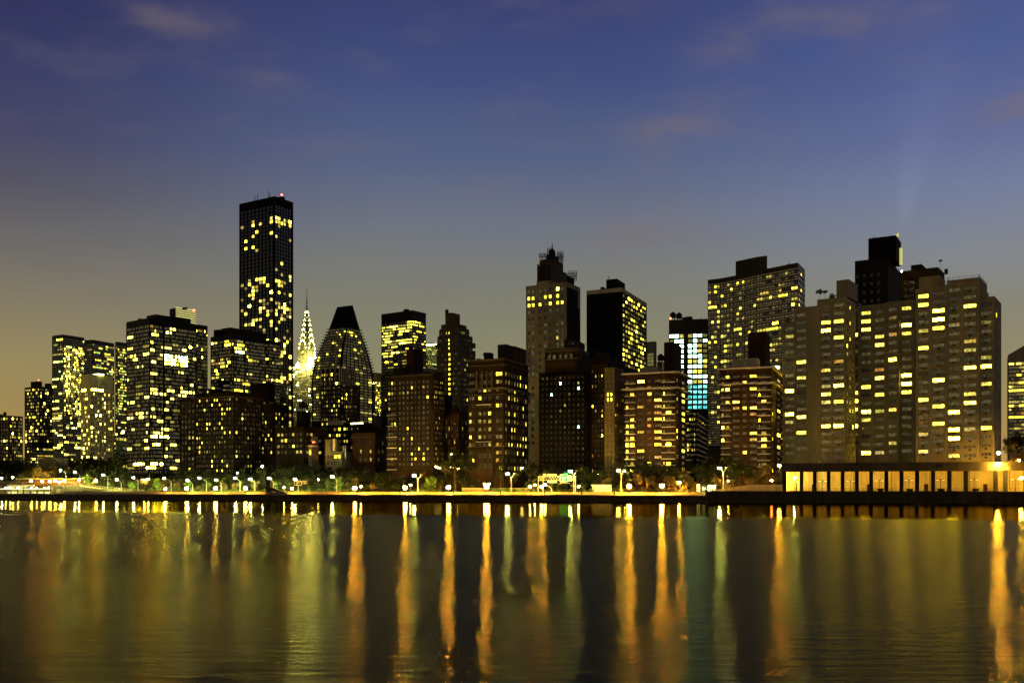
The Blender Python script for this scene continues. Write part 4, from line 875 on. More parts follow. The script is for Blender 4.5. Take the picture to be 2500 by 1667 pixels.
mb = MB(); mb.box(0, W, 0, 3, 3.0, 5.6, 0, SANG, (A.x, A.y, 0)); o = mb.obj('wall', M['pavilion_light']); attach(o, b_)
mb = MB(); mb.box(-.6, W+.6, -.6, 3.6, 5.61, 6.0, 0, SANG, (A.x, A.y, 0)); o = mb.obj('roof', M['white_paint']); attach(o, b_)
for px in (1703, 1707):
    p = shore(px, 31); mb = MB(); mb.box(-.16, .16, -.16, .16, 0, 2.6, 0, SANG, (p.x, p.y, 3.4)); mb.box(-.2, .2, -.2, .2, -1.1, -.01, 1, SANG, (p.x, p.y, 3.4)); tag(mb.obj('light_column', [M['sodium_face'], M['iron']]), 'short white light column, %s of a pair by the lit kiosk' % ('left' if px < 1705 else 'right'), 'light column', 'light columns by the kiosk')
# white sloping wall at right
A = shore(1722, 9); B = shore(1913, 9); mb = MB(); tops = [(1722, 1200), (1760, 1194), (1800, 1187.5), (1830, 1183), (1913, 1182.5)]
for (x0, y0), (x1, y1) in zip(tops, tops[1:]):
    a0, a1 = shore(x0, 9), shore(x1, 9); z0_, z1_ = Z(y0, a0.y), Z(y1, a1.y); b0, b1 = a0+SN*.5, a1+SN*.5
    mb.quad((a0.x, a0.y, 2.2), (a1.x, a1.y, 2.2), (a1.x, a1.y, z1_), (a0.x, a0.y, z0_)); mb.quad((a0.x, a0.y, z0_), (a1.x, a1.y, z1_), (b1.x, b1.y, z1_), (b0.x, b0.y, z0_))
tag(mb.obj('parapet_wall', M['pale_concrete']), 'pale sloping parapet wall rising to the arcade at the right', 'wall')
strip('quay_deck', .5, 9, 3.73, M['pavement'], p0=1723)
# ---------------- arcade
OFF = 4.0; cpx = [1915, 1957, 1989, 2023, 2057, 2092, 2127, 2164, 2201, 2239, 2278, 2318, 2358, 2431, 2455, 2505, 2556]
A = shore(1911, OFF); b_ = empty('highway_arcade', (A.x, A.y, 3.73), 'long concrete arcade lit golden inside, with square black pillars and deep header', 'arcade')
W = (shore(2620, OFF)-A).length; Yh = SY(2100, OFF); zh0, zh1 = Z(1150.5, Yh), Z(1131.5, Yh)
def arc(name, mb, m):
    o = mb.obj(name, M[m] if isinstance(m, str) else m); attach(o, b_); return o
mb = MB(); mb.box(-.5, W, 0, 1.2, zh0, zh1, 0, SANG, (A.x, A.y, 0)); mb.box(-.5, W, -.15, 1.3, zh1+.003, zh1+.3, 0, SANG, (A.x, A.y, 0)); mb.box(44.3, 46.3, -.06, -.003, zh0+1.1, zh0+2, 1, SANG, (A.x, A.y, 0)); mb.obj
o = mb.obj('header', [M['tan_brick'], M['iron']]); attach(o, b_)
mb = MB(); mb.box(-.5, W, 1.21, 16, zh0+1.6, zh1-.1, 0, SANG, (A.x, A.y, 0)); arc('roof', mb, 'concrete')
mb = MB(); mb.box(0, W, 12.5, 13, 2.2, zh0+1.59, 0, SANG, (A.x, A.y, 0)); arc('back_wall', mb, 'arcade_wall')
mb = MB()
for i in range(26):
    mb.box(i*5.6+1.2, i*5.6+1.9, 12.2, 12.497, 3.74, zh0+1.5, 0, SANG, (A.x, A.y, 0))
    if i % 3 == 1: mb.box(i*5.6+3.0, i*5.6+4.2, 12.3, 12.498, 3.74, 5.9, 1, SANG, (A.x, A.y, 0))
    if i % 2: mb.box(i*5.6+4.6, i*5.6+4.72, 12.3, 12.497, 3.74, zh0+1.5, 1, SANG, (A.x, A.y, 0))
mb.box(0, W, 12.35, 12.49, 3.74, 4.5, 0, SANG, (A.x, A.y, 0))
o = mb.obj('wall_detail', [M['arcade_wall'], M['stair_brown']]); attach(o, b_)
for i, px in enumerate(cpx):
    p = shore(px, OFF+.4); w = .55; mb = MB(); mb.box(-w, w, -.3, .8, 3.73, zh0-.003, 0, SANG, (p.x, p.y, 0)); arc('pillar', mb, 'black_roof')
for i in range(len(cpx)-1):
    for t in (.5,):
        p = shore(cpx[i]+(cpx[i+1]-cpx[i])*t, OFF+6); mb = MB(); mb.box(-1.3, 1.3, -.2, .2, 0, .15, 0, SANG, (p.x, p.y, zh0+1.35)); arc('ceiling_light', mb, 'tube')
railing('railing', 'low black railing in front of the golden arcade', 1912, 2560, 1.0, 3.75, .9, 2.6)
# planters before arcade
for i, px in enumerate((2150, 2221, 2298, 2382)):
    p = shore(px, 2.2); mb = MB(); mb.lathe([(.6, 0), (.9, .2), (1.0, .7), (.8, .72), (.1, .75)], 10, 0, (p.x, p.y, 3.74)); tag(mb.obj('planter', M['black_roof']), '%s black planter from the left at the foot of a twin lamp before the arcade' % ('first', 'second', 'third', 'fourth')[i], 'planter', 'black planters before the arcade')

# ---------------- lamps
ORD = ['first', 'second', 'third', 'fourth', 'fifth', 'sixth', 'seventh', 'eighth', 'ninth', 'tenth', 'eleventh', 'twelfth', 'thirteenth', 'fourteenth', 'fifteenth', 'sixteenth', 'seventeenth', 'eighteenth', 'nineteenth', 'twentieth'] + ['twenty-%s' % k for k in ('first', 'second', 'third', 'fourth', 'fifth', 'sixth', 'seventh', 'eighth', 'ninth')]
LM = [(60, 'the leftmost tan block'), (190, 'the left waterfront pavilion'), (300, 'the pale concrete tower'), (440, 'the louvre-topped black tower'), (640, 'the wide dark brick block'), (790, 'the low dark rooftops'), (945, 'the low red brick block'),
      (1085, 'the large brown riverside block'), (1285, 'the classical tan and brown block'), (1450, 'the very dark brick block'), (1526, 'the lamp-lit narrow block'), (1680, 'the left balconied brick tower'), (1760, 'the gap between the balconied towers'), (1910, 'the right balconied brick tower'), (2700, 'the golden arcade')]
def near(px):
    for lim, t in LM:
        if px < lim: return t
    return LM[-1][1]
def globe_lamp(px, y, off, z0, m, r, label, group, name='promenade_lamp'):
    p = shore(px, off); z = Z(y, p.y); t = empty(name, (p.x, p.y, z0), label, 'street lamp', group)
    mb = MB(); mb.tube([(p.x, p.y, z0), (p.x, p.y, z0+.5), (p.x, p.y, z-r)], [.16, .09, .07], 6); o = mb.obj('pole', M['iron']); attach(o, t)
    mb = MB(); mb.lathe([(.01, -r), (r*.7, -r*.7), (r, 0), (r*.7, r*.7), (.01, r)], 8, 0, (p.x, p.y, z)); o = mb.obj('lamp_globe', M[m]); attach(o, t)
    mb = MB(); mb.lathe([(r*1.5, r*.62), (r*1.1, r*1.0), (.02, r*1.35)], 12, 0, (p.x, p.y, z)); o = mb.obj('light_shield', M['iron']); attach(o, t); return t  # cap added to keep lamp light off the upper facades
def highway_lamp(px, y, post, off, z0, m, label, group, r=.42, double=None, pm='pole_grey'):
    p = shore(post, off); h = shore(px, off); z = Z(y, h.y); t = empty('highway_lamp', (p.x, p.y, z0), label, 'street lamp', group)
    zt = z-1.4 if abs(px-post) > 3 else z-.3
    mb = MB(); mb.tube([(p.x, p.y, z0), (p.x, p.y, z0+1), (p.x, p.y, zt)], [.26, .18, .13], 6); o = mb.obj('pole', M[pm]); attach(o, t)
    mb = MB(); mb.tube([(p.x, p.y, zt-.1), ((p.x+h.x)/2, (p.y+h.y)/2, zt+.9), (h.x, h.y, z+.25)], [.11, .09, .08], 5)
    if double: q = p+(p-h)*double; mb.tube([(p.x, p.y, zt-.1), ((p.x+q.x)/2, (p.y+q.y)/2, zt+.7), (q.x, q.y, z+.2)], [.11, .09, .08], 5); mb.box(-.5, .5, -.2, .2, 0, .18, 0, SANG, (q.x, q.y, z+.15))
    o = mb.obj('arm', M[pm]); attach(o, t)
    mb = MB(); mb.lathe([(.01, .22), (r*.9, .12), (r, -.05), (r*.6, -.3), (.01, -.4)], 8, 0, (h.x, h.y, z)); o = mb.obj('lamp_head', M[m]); attach(o, t)
    mb = MB(); mb.lathe([(r*1.45, .16), (r*1.1, .34), (.02, .5)], 12, 0, (h.x, h.y, z)); o = mb.obj('light_shield', M['iron']); attach(o, t); return t  # added shield cutting the upward light of the lamp head
small = [(14, 1191), (25, 1191), (44, 1190), (77, 1191), (89, 1191), (109, 1191), (119, 1190)]
for i, (px, y) in enumerate(small): globe_lamp(px, y, 2.2, 2.2, 'lamp_small', .32, 'short yellow-white deck lamp before the left pavilion, %s from the left' % ORD[i], 'deck lamps before the left pavilion', 'deck_lamp')
row = [(31, 1165, 1), (76, 1174, 0), (103, 1174, 0), (122, 1174, 0), (135, 1173, 0), (146, 1176, 0), (157, 1173, 0), (234, 1173, 0), (193, 1171, 2)]
for i, (px, y, k) in enumerate(row): globe_lamp(px, y, 36, 2.3, ('lamp_orange_dim', 'lamp_small', 'lamp_green')[k], .5 if k == 0 else .42, '%s park lamp from the left among the lamps before the orange-lit brick wall, %s' % (ORD[[0, 1, 2, 3, 4, 5, 6, 8, 7][i]], ('orange', 'pale yellow', 'greenish white')[k]), 'park lamps before the brick wall', 'park_lamp')
orange = [(352, 1171), (362, 1169), (404, 1193), (456, 1192), (526, 1191), (599, 1191), (693, 1189), (713, 1192), (866, 1191), (881, 1187), (989, 1190), (1095, 1189), (1188, 1188), (1294, 1187), (1322, 1188), (1413, 1187), (1536, 1186), (1616, 1185), (1658, 1177), (1778, 1173)]
for i, (px, y) in enumerate(orange):
    big = px in (456, 526, 599, 866, 989, 1095, 1188, 1616, 1536)
    small_ = px in (693, 713, 881, 1294, 1413, 1778)
    globe_lamp(px, y, 5 if y > 1180 else 33, 2.2, 'lamp_orange_dim' if px < 700 else 'lamp_orange' if not px == 1413 else 'lamp_warm', .62 if big else (.28 if small_ else .42), '%s orange globe lamp from the left, before %s' % (ORD[i], near(px)), 'orange promenade lamps')
for px, y, t in ((1183, 1181, 'left'), (1194, 1181, 'right')): globe_lamp(px, y, 12, 2.3, 'lamp_warm', .3, '%s of two pale lamps behind the orange lamp before the classical block' % t, 'twin pale lamps', 'park_lamp')
green = [(148, 1147, 160, 0), (183, 1152, 195, 0), (252, 1158, 263, 0), (285, 1170, 296, 0), (326, 1165, 337, 0), (401, 1167, 418, 0), (458, 1172, 470, 0), (487, 1166, 504, 0), (528, 1171, 540, 0), (574, 1166, 586, 0), (611, 1169, 622, 0), (657, 1167, 667, 0), (720, 1169, 728, 0),
         (811, 1163, 822, 0), (1011, 1160, 1020, 1), (1239, 1156, 1248, 1), (1392, 1150, 1401, .8), (1510, 1148, 1517, 1), (1757, 1142, 1766, .8)]
for i, (px, y, post, d) in enumerate(green):
    highway_lamp(px, y, post, 28.5 if px < 900 else 9.5, 2.3, 'lamp_green' if px != 1510 else 'lamp_warm', '%s tall greenish-white highway lamp from the left, before %s' % (ORD[i], near(px)), 'greenish highway lamps', .6 if px > 600 else .46, d)
for px, y, z0, m, r, lab in ((4, 1167, 2.3, 'lamp_green', .34, 'greenish lamp at the extreme left edge beside dark tree'), (640, 1138, 8, 'lamp_green', .34, 'high greenish lamp on the dark bluff below the plain dark brick block'), (579, 1154, 8, 'lamp_small', .3, 'tiny lamp high above the trees before the wide dark brick block'),
       (777, 1170, 3, 'lamp_small', .3, 'tiny yellow-green light among the trees before the low dark rooftops'), (1102, 1109, 8, 'lamp_warm', .2, 'small warm lamp beside the large tree right of the brown riverside block'), (1274, 1142, 8, 'lamp_small', .34, 'warm lamp above the hedge at the foot of the domed tower'),
       (1306, 1183, 3, 'lamp_warm', .34, 'pale lamp just left of the sign gantry'), (1460, 1157, 6, 'lamp_small', .3, 'small lamp above the lit white shed'), (1002, 1183, 3, 'lamp_small', .36, 'dim white ball lamp right of the golden lamp before the brown riverside block'), (1526, 1150, 4, 'lamp_warm', .2, 'small amber lamp right of the lamp before the lamp-lit narrow block')):
    globe_lamp(px, y, 34 if px != 1002 else 10, z0, m, r, lab, None, 'park_lamp')
highway_lamp(1331, 1182, 1347, 10, 2.3, 'lamp_warm', 'low single-arm lamp with glowing arm under the sign gantry', None, .45)
highway_lamp(1903, 1136, 1905, 10, 3.7, 'lamp_orange', 'tall golden lamp at the left end of the arcade', None, .5, None, 'iron')
highway_lamp(1884, 1172, 1886, 12, 3.7, 'lamp_red', 'reddish lamp behind the sloping white wall', None, .4, None, 'iron')
highway_lamp(1940, 1166, 1944, 9, 3.7, 'lamp_green', 'white lamp inside the first bay of the arcade', None, .3, None, 'iron')
highway_lamp(2437, 1131, 2431, 3, 3.7, 'lamp_big', 'dazzling golden lamp at the right end of the arcade', None, .62, None, 'iron')
highway_lamp(2438, 1105, 2444, 30, 3.7, 'lamp_orange', 'golden lamp standing above the dazzling one at the right end of the arcade', None, .5, None, 'iron')
highway_lamp(2488, 1123, 2492, 40, 3.7, 'lamp_red', 'reddish lamp in the tree at the right edge', None, .42, None, 'iron')
highway_lamp(2494, 1166, 2503, 1.5, 3.7, 'lamp_big', 'bright golden lamp at the right edge of the photo before the arcade', None, .44, None, 'iron')
for i, px in enumerate((1939, 2008, 2076, 2147, 2219, 2296, 2378, 2479)):
    p = shore(px, 2.6); t = empty('twin_lamp', (p.x, p.y, 3.73), '%s twin-arm lamp from the left before the golden arcade' % ORD[i], 'street lamp', 'twin-arm lamps before the arcade')
    z = Z(1174-i*.7, p.y); mb = MB(); mb.tube([(p.x, p.y, 3.73), (p.x, p.y, 4.2), (p.x, p.y, z)], [.14, .08, .06], 6); mb.box(-1.0, 1.0, -.05, .05, 0, .1, 0, SANG+.5, (p.x, p.y, z)); o = mb.obj('pole', M['iron']); attach(o, t)
    for sg in (-1, 1):
        q = p+Vector((math.cos(SANG+.5), math.sin(SANG+.5)))*sg; mb = MB(); mb.lathe([(.05, .2), (.45, .05), (.45, -.02)], 8, 0, (q.x, q.y, z)); mb.lathe([(.38, -.03), (.3, -.14), (.01, -.18)], 8, 1, (q.x, q.y, z)); o = mb.obj('lamp_head', [M['iron'], M['sodium_dim']]); attach(o, t)
# string lights on the terrace by the large tree
for i in range(16):
    px = 1064+i*5.2; p = shore(px, 50); mb = MB(); r_ = .28 if i > 2 else .5; mb.lathe([(.01, -r_), (r_, 0), (.01, r_)], 6, 0, (p.x, p.y, Z(1139+3*math.sin(i*.8)+(3 if i > 6 else 0), p.y)))
    mb.tube([(p.x, p.y, 2), (p.x, p.y, Z(1143, p.y))], .04, 4, 1)
    tag(mb.obj('terrace_light', [M['string_light'], M['iron']]), '%s small warm terrace light from the left under the large tree' % ORD[i], 'light', 'terrace lights under the large tree')

# ---------------- sign gantry
A = shore(1314, 18); B = shore(1405, 18); W = (B-A).length; t = empty('sign_gantry', (A.x, A.y, 2.35), 'steel truss gantry over the highway carrying one big green sign', 'sign gantry'); mb = MB()
zb_, zt_ = Z(1172, A.y), Z(1162.5, A.y)
for s_, dz in ((0, 0), (12*.0+W*.135, 0), (W, 0)):
    p = A+SD*s_; mb.tube([(p.x, p.y, 2.35), (p.x, p.y, zt_+.1)], .17, 6)
for zz_ in (zb_, zt_):
    for oy in (0, 1.1): mb.box(0, W, oy-.1, oy+.1, -.1, .1, 0, SANG, (A.x, A.y, zz_))
n = 14
for i in range(n):
    p, q = A+SD*(W*i/n), A+SD*(W*(i+.5)/n); r_ = A+SD*(W*(i+1)/n); mb.tube([(p.x, p.y, zb_), (q.x, q.y, zt_)], .08, 4); mb.tube([(q.x, q.y, zt_), (r_.x, r_.y, zb_)], .08, 4)
o = mb.obj('truss', M['pole_grey']); attach(o, t)
def sign(t, pa, pb, ya, yb_, off, m, lines, tab=None, name='sign_panel'):
    a_, c_ = shore(pa, off), shore(pb, off); w = (c_-a_).length; z0_, z1_ = Z(yb_, a_.y), Z(ya, a_.y); mb = MB()
    mb.box(0, w, 0, .12, z0_, z1_, 0, SANG, (a_.x, a_.y, 0)); mb.box(.04, w-.04, -.02, -.004, z0_+.03, z0_+.12, 1, SANG, (a_.x, a_.y, 0)); mb.box(.04, w-.04, -.02, -.004, z1_-.12, z1_-.03, 1, SANG, (a_.x, a_.y, 0))
    mb.box(.03, .12, -.021, -.005, z0_+.125, z1_-.125, 1, SANG, (a_.x, a_.y, 0)); mb.box(w-.12, w-.03, -.021, -.005, z0_+.125, z1_-.125, 1, SANG, (a_.x, a_.y, 0))
    if tab: mb.box(w*.62, w*.95, 0, .1, z1_+.003, z1_+tab, 0, SANG, (a_.x, a_.y, 0))
    for (fy, segs, hh) in lines:
        for s0, s1 in segs: mb.box(w*s0, w*s1, -.03, -.005, z0_+(z1_-z0_)*fy, z0_+(z1_-z0_)*fy+hh, 1, SANG, (a_.x, a_.y, 0))
    o = mb.obj(name, [m, M['white_paint']]); attach(o, t); return o
sign(t, 1367, 1386.5, 1157.5, 1176, 17.2, M['sign_green'], [(.86, [(.1, .22)], .16), (.56, [(.06, .16), (.24, .30), (.32, .38), (.40, .46), (.48, .54), (.56, .60), (.68, .76), (.78, .86)], .26), (.33, [(.3, .37), (.42, .52), (.57, .66)], .28), (.12, [(.36, .42), (.45, .52), (.55, .62)], .2)], .6)
for pa, pb, ya, yb_ in ((1326, 1333, 1156.5, 1162), (1336, 1359, 1156.5, 1162), (1337, 1359, 1173.5, 1178), (1388, 1396, 1160, 1174)): sign(t, pa, pb, ya, yb_, 17.6, M['pole_grey'], [], None, 'panel')
mb = MB(); p = shore(1367, 16.2); mb.box(0, (shore(1392, 16.2)-p).length, -.1, .1, 0, .15, 0, SANG, (p.x, p.y, Z(1179.5, p.y))); o = mb.obj('catwalk', M['pole_grey']); attach(o, t)
p = shore(734, 20); t = empty('direction_sign', (p.x, p.y, 2.35), 'dark roadside direction sign of two white-bordered panels among the trees', 'sign')
sign(t, 718, 736.5, 1173, 1184, 20, M['sign_back'], [(.68, [(.05, .11), (.24, .30), (.32, .38), (.40, .46), (.48, .54), (.56, .66), (.8, .86), (.88, .94)], .28), (.38, [(.25, .32), (.42, .52), (.62, .72)], .26), (.1, [(.3, .4)], .26)])
sign(t, 738.5, 750, 1173, 1180.5, 20, M['sign_back'], [(.62, [(.14, .24), (.3, .38), (.44, .56), (.62, .78)], .18), (.2, [(.4, .56)], .3)])
mb = MB()
for px in (722, 733, 744): q = shore(px, 20.3); mb.tube([(q.x, q.y, 2.35), (q.x, q.y, Z(1176, q.y))], .09, 5)
o = mb.obj('post', M['iron']); attach(o, t)
mb = MB(); q = shore(745, 6); mb.box(-1.0, 1.0, -.03, .03, 0, .8, 0, SANG, (shore(816, -1.25).x, shore(816, -1.25).y, .9)); tag(mb.obj('wall_panel', M['red_brick']), 'small rust-coloured panel fixed on the dark seawall below the centre-left lamp', 'panel')
# orange rust panel, bollards on promenade
for i, (px) in enumerate((872, 977, 1107, 1222, 1330, 1420, 1500)):
    p = shore(px, 1.6); mb = MB(); mb.lathe([(.28, 0), (.3, .7), (.34, .9), (.2, 1.15), (.01, 1.2)], 8, 0, (p.x, p.y, 2.2)); tag(mb.obj('bollard', M['iron']), '%s black bollard from the left on the promenade, before %s' % (ORD[i], near(px)), 'bollard', 'black promenade bollards')

# ---------------- trees
def crown_mesh(seed, nclump, leaves, flat=.8, size=.055, name='crown', m='leaf'):
    rg = random.Random(seed); mb = MB()
    for i in range(nclump):
        while True:
            c = Vector((rg.uniform(-1, 1), rg.uniform(-1, 1), rg.uniform(-.85, 1)))
            if c.length < 1: break
        c = c*(.72 if rg.random() < .75 else .95); c.z = c.z*flat; cr = rg.uniform(.16, .34)
        for j in range(leaves):
            d = Vector((rg.gauss(0, 1), rg.gauss(0, 1), rg.gauss(0, 1))).normalized()*cr*(rg.random()**.35)
            p = c+d; n = (d.normalized()+Vector((rg.gauss(0, .6), rg.gauss(0, .6), rg.gauss(0, .6)))).normalized()
            u = n.orthogonal().normalized(); w = n.cross(u); a_ = rg.random()*6.28; u, w = u*math.cos(a_)+w*math.sin(a_), w*math.cos(a_)-u*math.sin(a_)
            s_ = size*rg.uniform(.6, 1.4); p = Vector((p.x, p.y, p.z)); mb.poly([p-u*s_, p-w*s_*.55, p+u*s_, p+w*s_*.55])
    me = mb.mesh(name, [M[m]]); return me
def trunk_mesh(seed, h=.9):
    rg = random.Random(seed); mb = MB(); bx, by = rg.uniform(-.08, .08), rg.uniform(-.08, .08)
    mb.tube([(0, 0, -1-h), (bx*.5, by*.5, -.6), (bx, by, -.15), (bx*1.2, by, .35)], [.075, .055, .04, .015], 7)
    for k in range(6):
        a_ = k*1.05+rg.uniform(-.3, .3); r_ = rg.uniform(.45, .7); z0_ = rg.uniform(-.65, -.2); z1_ = rg.uniform(-.1, .5)
        mb.tube([(bx*.6, by*.6, z0_), (r_*.5*math.cos(a_), r_*.5*math.sin(a_), (z0_+z1_)/2+.03), (r_*math.cos(a_), r_*math.sin(a_), z1_)], [.035, .022, .008], 5)
    return mb.mesh('trunk', [M['bark']])
CM = {k: [crown_mesh(10*i+j, 34, 42, (.85, .7, 1.0)[j % 3], .075, m=k) for j in range(4)] for i, k in enumerate(('leaf', 'leaf_dark', 'leaf_lit_amber', 'leaf_lit_green'))}
TM = [trunk_mesh(s_) for s_ in range(4)]
tcount = 0; tgroups = {}
def tree(px, off, ytop, wpx, kind='leaf_dark', ybot=None, label=None, z0=2.2, name='park_tree'):
    global tcount
    if 1100 < px < 1910: off = 29+(off-29)*.5
    if kind == 'leaf_dark': wpx *= 1.18; ytop -= 2
    p = shore(px, off); rad = wpx/2/F*p.y; zt_ = Z(ytop, p.y); ht = zt_-z0; cz = min(rad*1.05, ht*.42); zc_ = zt_-cz
    i = tcount; tcount += 1
    t = empty(name, (p.x, p.y, z0), 'x', 'tree')
    tgroups.setdefault((kind, near(px)), []).append((px, t, label))
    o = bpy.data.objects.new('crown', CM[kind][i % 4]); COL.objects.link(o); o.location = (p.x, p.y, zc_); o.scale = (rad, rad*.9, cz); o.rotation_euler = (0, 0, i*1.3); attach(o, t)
    tr = bpy.data.objects.new('trunk', TM[i % 4]); COL.objects.link(tr); k = (zc_-z0)/1.9; tr.location = (p.x, p.y, zc_); tr.scale = (rad*.9, rad*.9, k); tr.rotation_euler = (0, 0, i*.7); attach(tr, t); return t
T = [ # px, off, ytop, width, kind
 (-5, 60, 1118, 50, 'leaf_dark'), (26, 62, 1108, 56, 'leaf_dark'), (52, 58, 1116, 36, 'leaf_dark'), (74, 50, 1122, 40, 'leaf_dark'), (92, 44, 1132, 36, 'leaf_lit_amber'), (118, 46, 1138, 40, 'leaf_lit_amber'), (132, 48, 1125, 34, 'leaf_dark'), (60, 42, 1143, 34, 'leaf_dark'), (8, 42, 1140, 34, 'leaf_dark'),
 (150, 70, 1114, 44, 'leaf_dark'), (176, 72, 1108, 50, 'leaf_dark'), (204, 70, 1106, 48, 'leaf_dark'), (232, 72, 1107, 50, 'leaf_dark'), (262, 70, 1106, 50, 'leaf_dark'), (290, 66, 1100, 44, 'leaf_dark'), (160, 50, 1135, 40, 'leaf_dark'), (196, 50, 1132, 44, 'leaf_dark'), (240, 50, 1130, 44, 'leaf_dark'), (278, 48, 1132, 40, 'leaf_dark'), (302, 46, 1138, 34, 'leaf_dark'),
 (214, 38, 1157, 26, 'leaf_lit_green'), (230, 37, 1163, 22, 'leaf_lit_green'), (248, 36, 1165, 22, 'leaf_dark'), (270, 36, 1172, 24, 'leaf'), (322, 34, 1173, 30, 'leaf_lit_green'), (352, 35, 1160, 26, 'leaf_lit_amber'), (384, 35, 1166, 28, 'leaf_lit_green'), (402, 36, 1178, 24, 'leaf_lit_amber'), (432, 36, 1172, 28, 'leaf_lit_amber'), (458, 34, 1168, 24, 'leaf_lit_green'),
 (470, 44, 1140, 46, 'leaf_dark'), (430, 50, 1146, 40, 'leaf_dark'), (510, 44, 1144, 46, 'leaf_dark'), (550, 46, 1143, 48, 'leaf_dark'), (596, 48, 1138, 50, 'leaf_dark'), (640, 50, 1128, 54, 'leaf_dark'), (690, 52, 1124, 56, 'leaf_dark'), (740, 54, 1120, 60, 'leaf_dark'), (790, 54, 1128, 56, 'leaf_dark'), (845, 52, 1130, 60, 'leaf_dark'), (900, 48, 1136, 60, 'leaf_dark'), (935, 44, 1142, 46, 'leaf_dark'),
 (545, 35, 1172, 26, 'leaf_lit_amber'), (575, 36, 1174, 24, 'leaf_lit_amber'), (620, 34, 1166, 28, 'leaf_lit_amber'), (490, 36, 1178, 26, 'leaf_lit_amber'), (676, 34, 1170, 26, 'leaf'), (700, 35, 1172, 24, 'leaf'), (760, 35, 1178, 26, 'leaf'), (785, 35, 1176, 26, 'leaf_dark'), (828, 34, 1163, 34, 'leaf_lit_green'), (850, 35, 1172, 28, 'leaf'), (868, 34, 1160, 28, 'leaf_lit_amber'), (895, 36, 1176, 28, 'leaf'), (930, 38, 1168, 34, 'leaf_dark'), (965, 36, 1178, 30, 'leaf'),
 (1052, 30, 1158, 40, 'leaf_lit_green'), (1076, 36, 1152, 44, 'leaf_dark'), (1112, 38, 1082, 62, 'leaf_dark'), (1138, 40, 1110, 42, 'leaf_dark'), (1088, 42, 1118, 40, 'leaf_lit_amber'), (1130, 34, 1150, 40, 'leaf_dark'), (1160, 38, 1165, 30, 'leaf_dark'),
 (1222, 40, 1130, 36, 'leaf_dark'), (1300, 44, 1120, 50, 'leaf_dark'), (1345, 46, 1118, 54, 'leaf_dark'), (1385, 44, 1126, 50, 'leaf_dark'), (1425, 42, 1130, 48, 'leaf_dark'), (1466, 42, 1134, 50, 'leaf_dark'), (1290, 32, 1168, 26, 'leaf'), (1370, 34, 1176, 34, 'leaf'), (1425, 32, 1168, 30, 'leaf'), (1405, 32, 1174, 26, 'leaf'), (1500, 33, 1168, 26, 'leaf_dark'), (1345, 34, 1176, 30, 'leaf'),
 (1535, 42, 1126, 54, 'leaf_dark'), (1578, 44, 1114, 62, 'leaf_dark'), (1620, 42, 1122, 56, 'leaf_dark'), (1660, 42, 1130, 52, 'leaf_dark'), (1555, 35, 1150, 36, 'leaf_lit_amber'), (1590, 35, 1155, 34, 'leaf_lit_amber'), (1632, 36, 1152, 36, 'leaf_lit_amber'), (1676, 36, 1150, 34, 'leaf_lit_amber'), (1645, 34, 1168, 26, 'leaf_lit_amber'), (1532, 33, 1164, 26, 'leaf_lit_amber'),
 (1705, 44, 1110, 60, 'leaf_dark'), (1740, 46, 1102, 62, 'leaf_dark'), (1725, 36, 1148, 40, 'leaf_dark'), (1775, 44, 1106, 54, 'leaf_dark'), (1808, 36, 1112, 58, 'leaf_dark'), (1748, 34, 1156, 32, 'leaf_lit_amber'), (1790, 33, 1140, 38, 'leaf_dark'), (1848, 36, 1142, 36, 'leaf_lit_amber'), (1872, 33, 1122, 40, 'leaf_lit_amber'), (1896, 34, 1148, 30, 'leaf_lit_amber'),
 (985, 40, 1158, 40, 'leaf_dark'), (1015, 42, 1150, 44, 'leaf_dark'), (1035, 34, 1172, 26, 'leaf'), (1192, 34, 1172, 30, 'leaf_dark'), (1252, 42, 1146, 34, 'leaf_dark'), (1320, 36, 1150, 40, 'leaf_dark'), (1366, 38, 1148, 42, 'leaf_dark'), (1408, 38, 1150, 40, 'leaf_dark'), (1450, 36, 1152, 34, 'leaf_dark'), (1484, 36, 1160, 34, 'leaf_lit_amber'), (1604, 34, 1172, 26, 'leaf_lit_amber'), (1690, 34, 1166, 30, 'leaf_lit_amber'), (1718, 33, 1170, 26, 'leaf_lit_amber'), (1772, 32, 1168, 26, 'leaf_lit_amber'), (1830, 32, 1158, 30, 'leaf_lit_amber'), (655, 34, 1160, 34, 'leaf_dark'), (505, 36, 1170, 26, 'leaf'), (590, 36, 1168, 28, 'leaf'), (735, 36, 1164, 34, 'leaf_dark'), (805, 37, 1168, 30, 'leaf'), (910, 34, 1176, 24, 'leaf_lit_amber'),
 (2462, 60, 1062, 46, 'leaf_lit_amber'), (2488, 62, 1044, 56, 'leaf_dark'), (2510, 45, 1080, 56, 'leaf_lit_amber'), (2475, 40, 1110, 50, 'leaf_lit_amber')]
for a_ in T: tree(*a_)
KW = {'leaf_dark': 'dark leafy', 'leaf': 'dim green', 'leaf_lit_amber': 'amber-lit', 'leaf_lit_green': 'bright green lamp-lit'}
for (kind, lm), lst in tgroups.items():
    lst.sort(key=lambda q: q[0])
    for i, (px, t, lab) in enumerate(lst):
        t['label'] = ('%s tree standing before %s' % (KW[kind], lm)) if len(lst) == 1 else ('%s tree before %s, %s of %d from the left' % (KW[kind], lm, ORD[i], len(lst)))
        t['group'] = 'riverside trees'
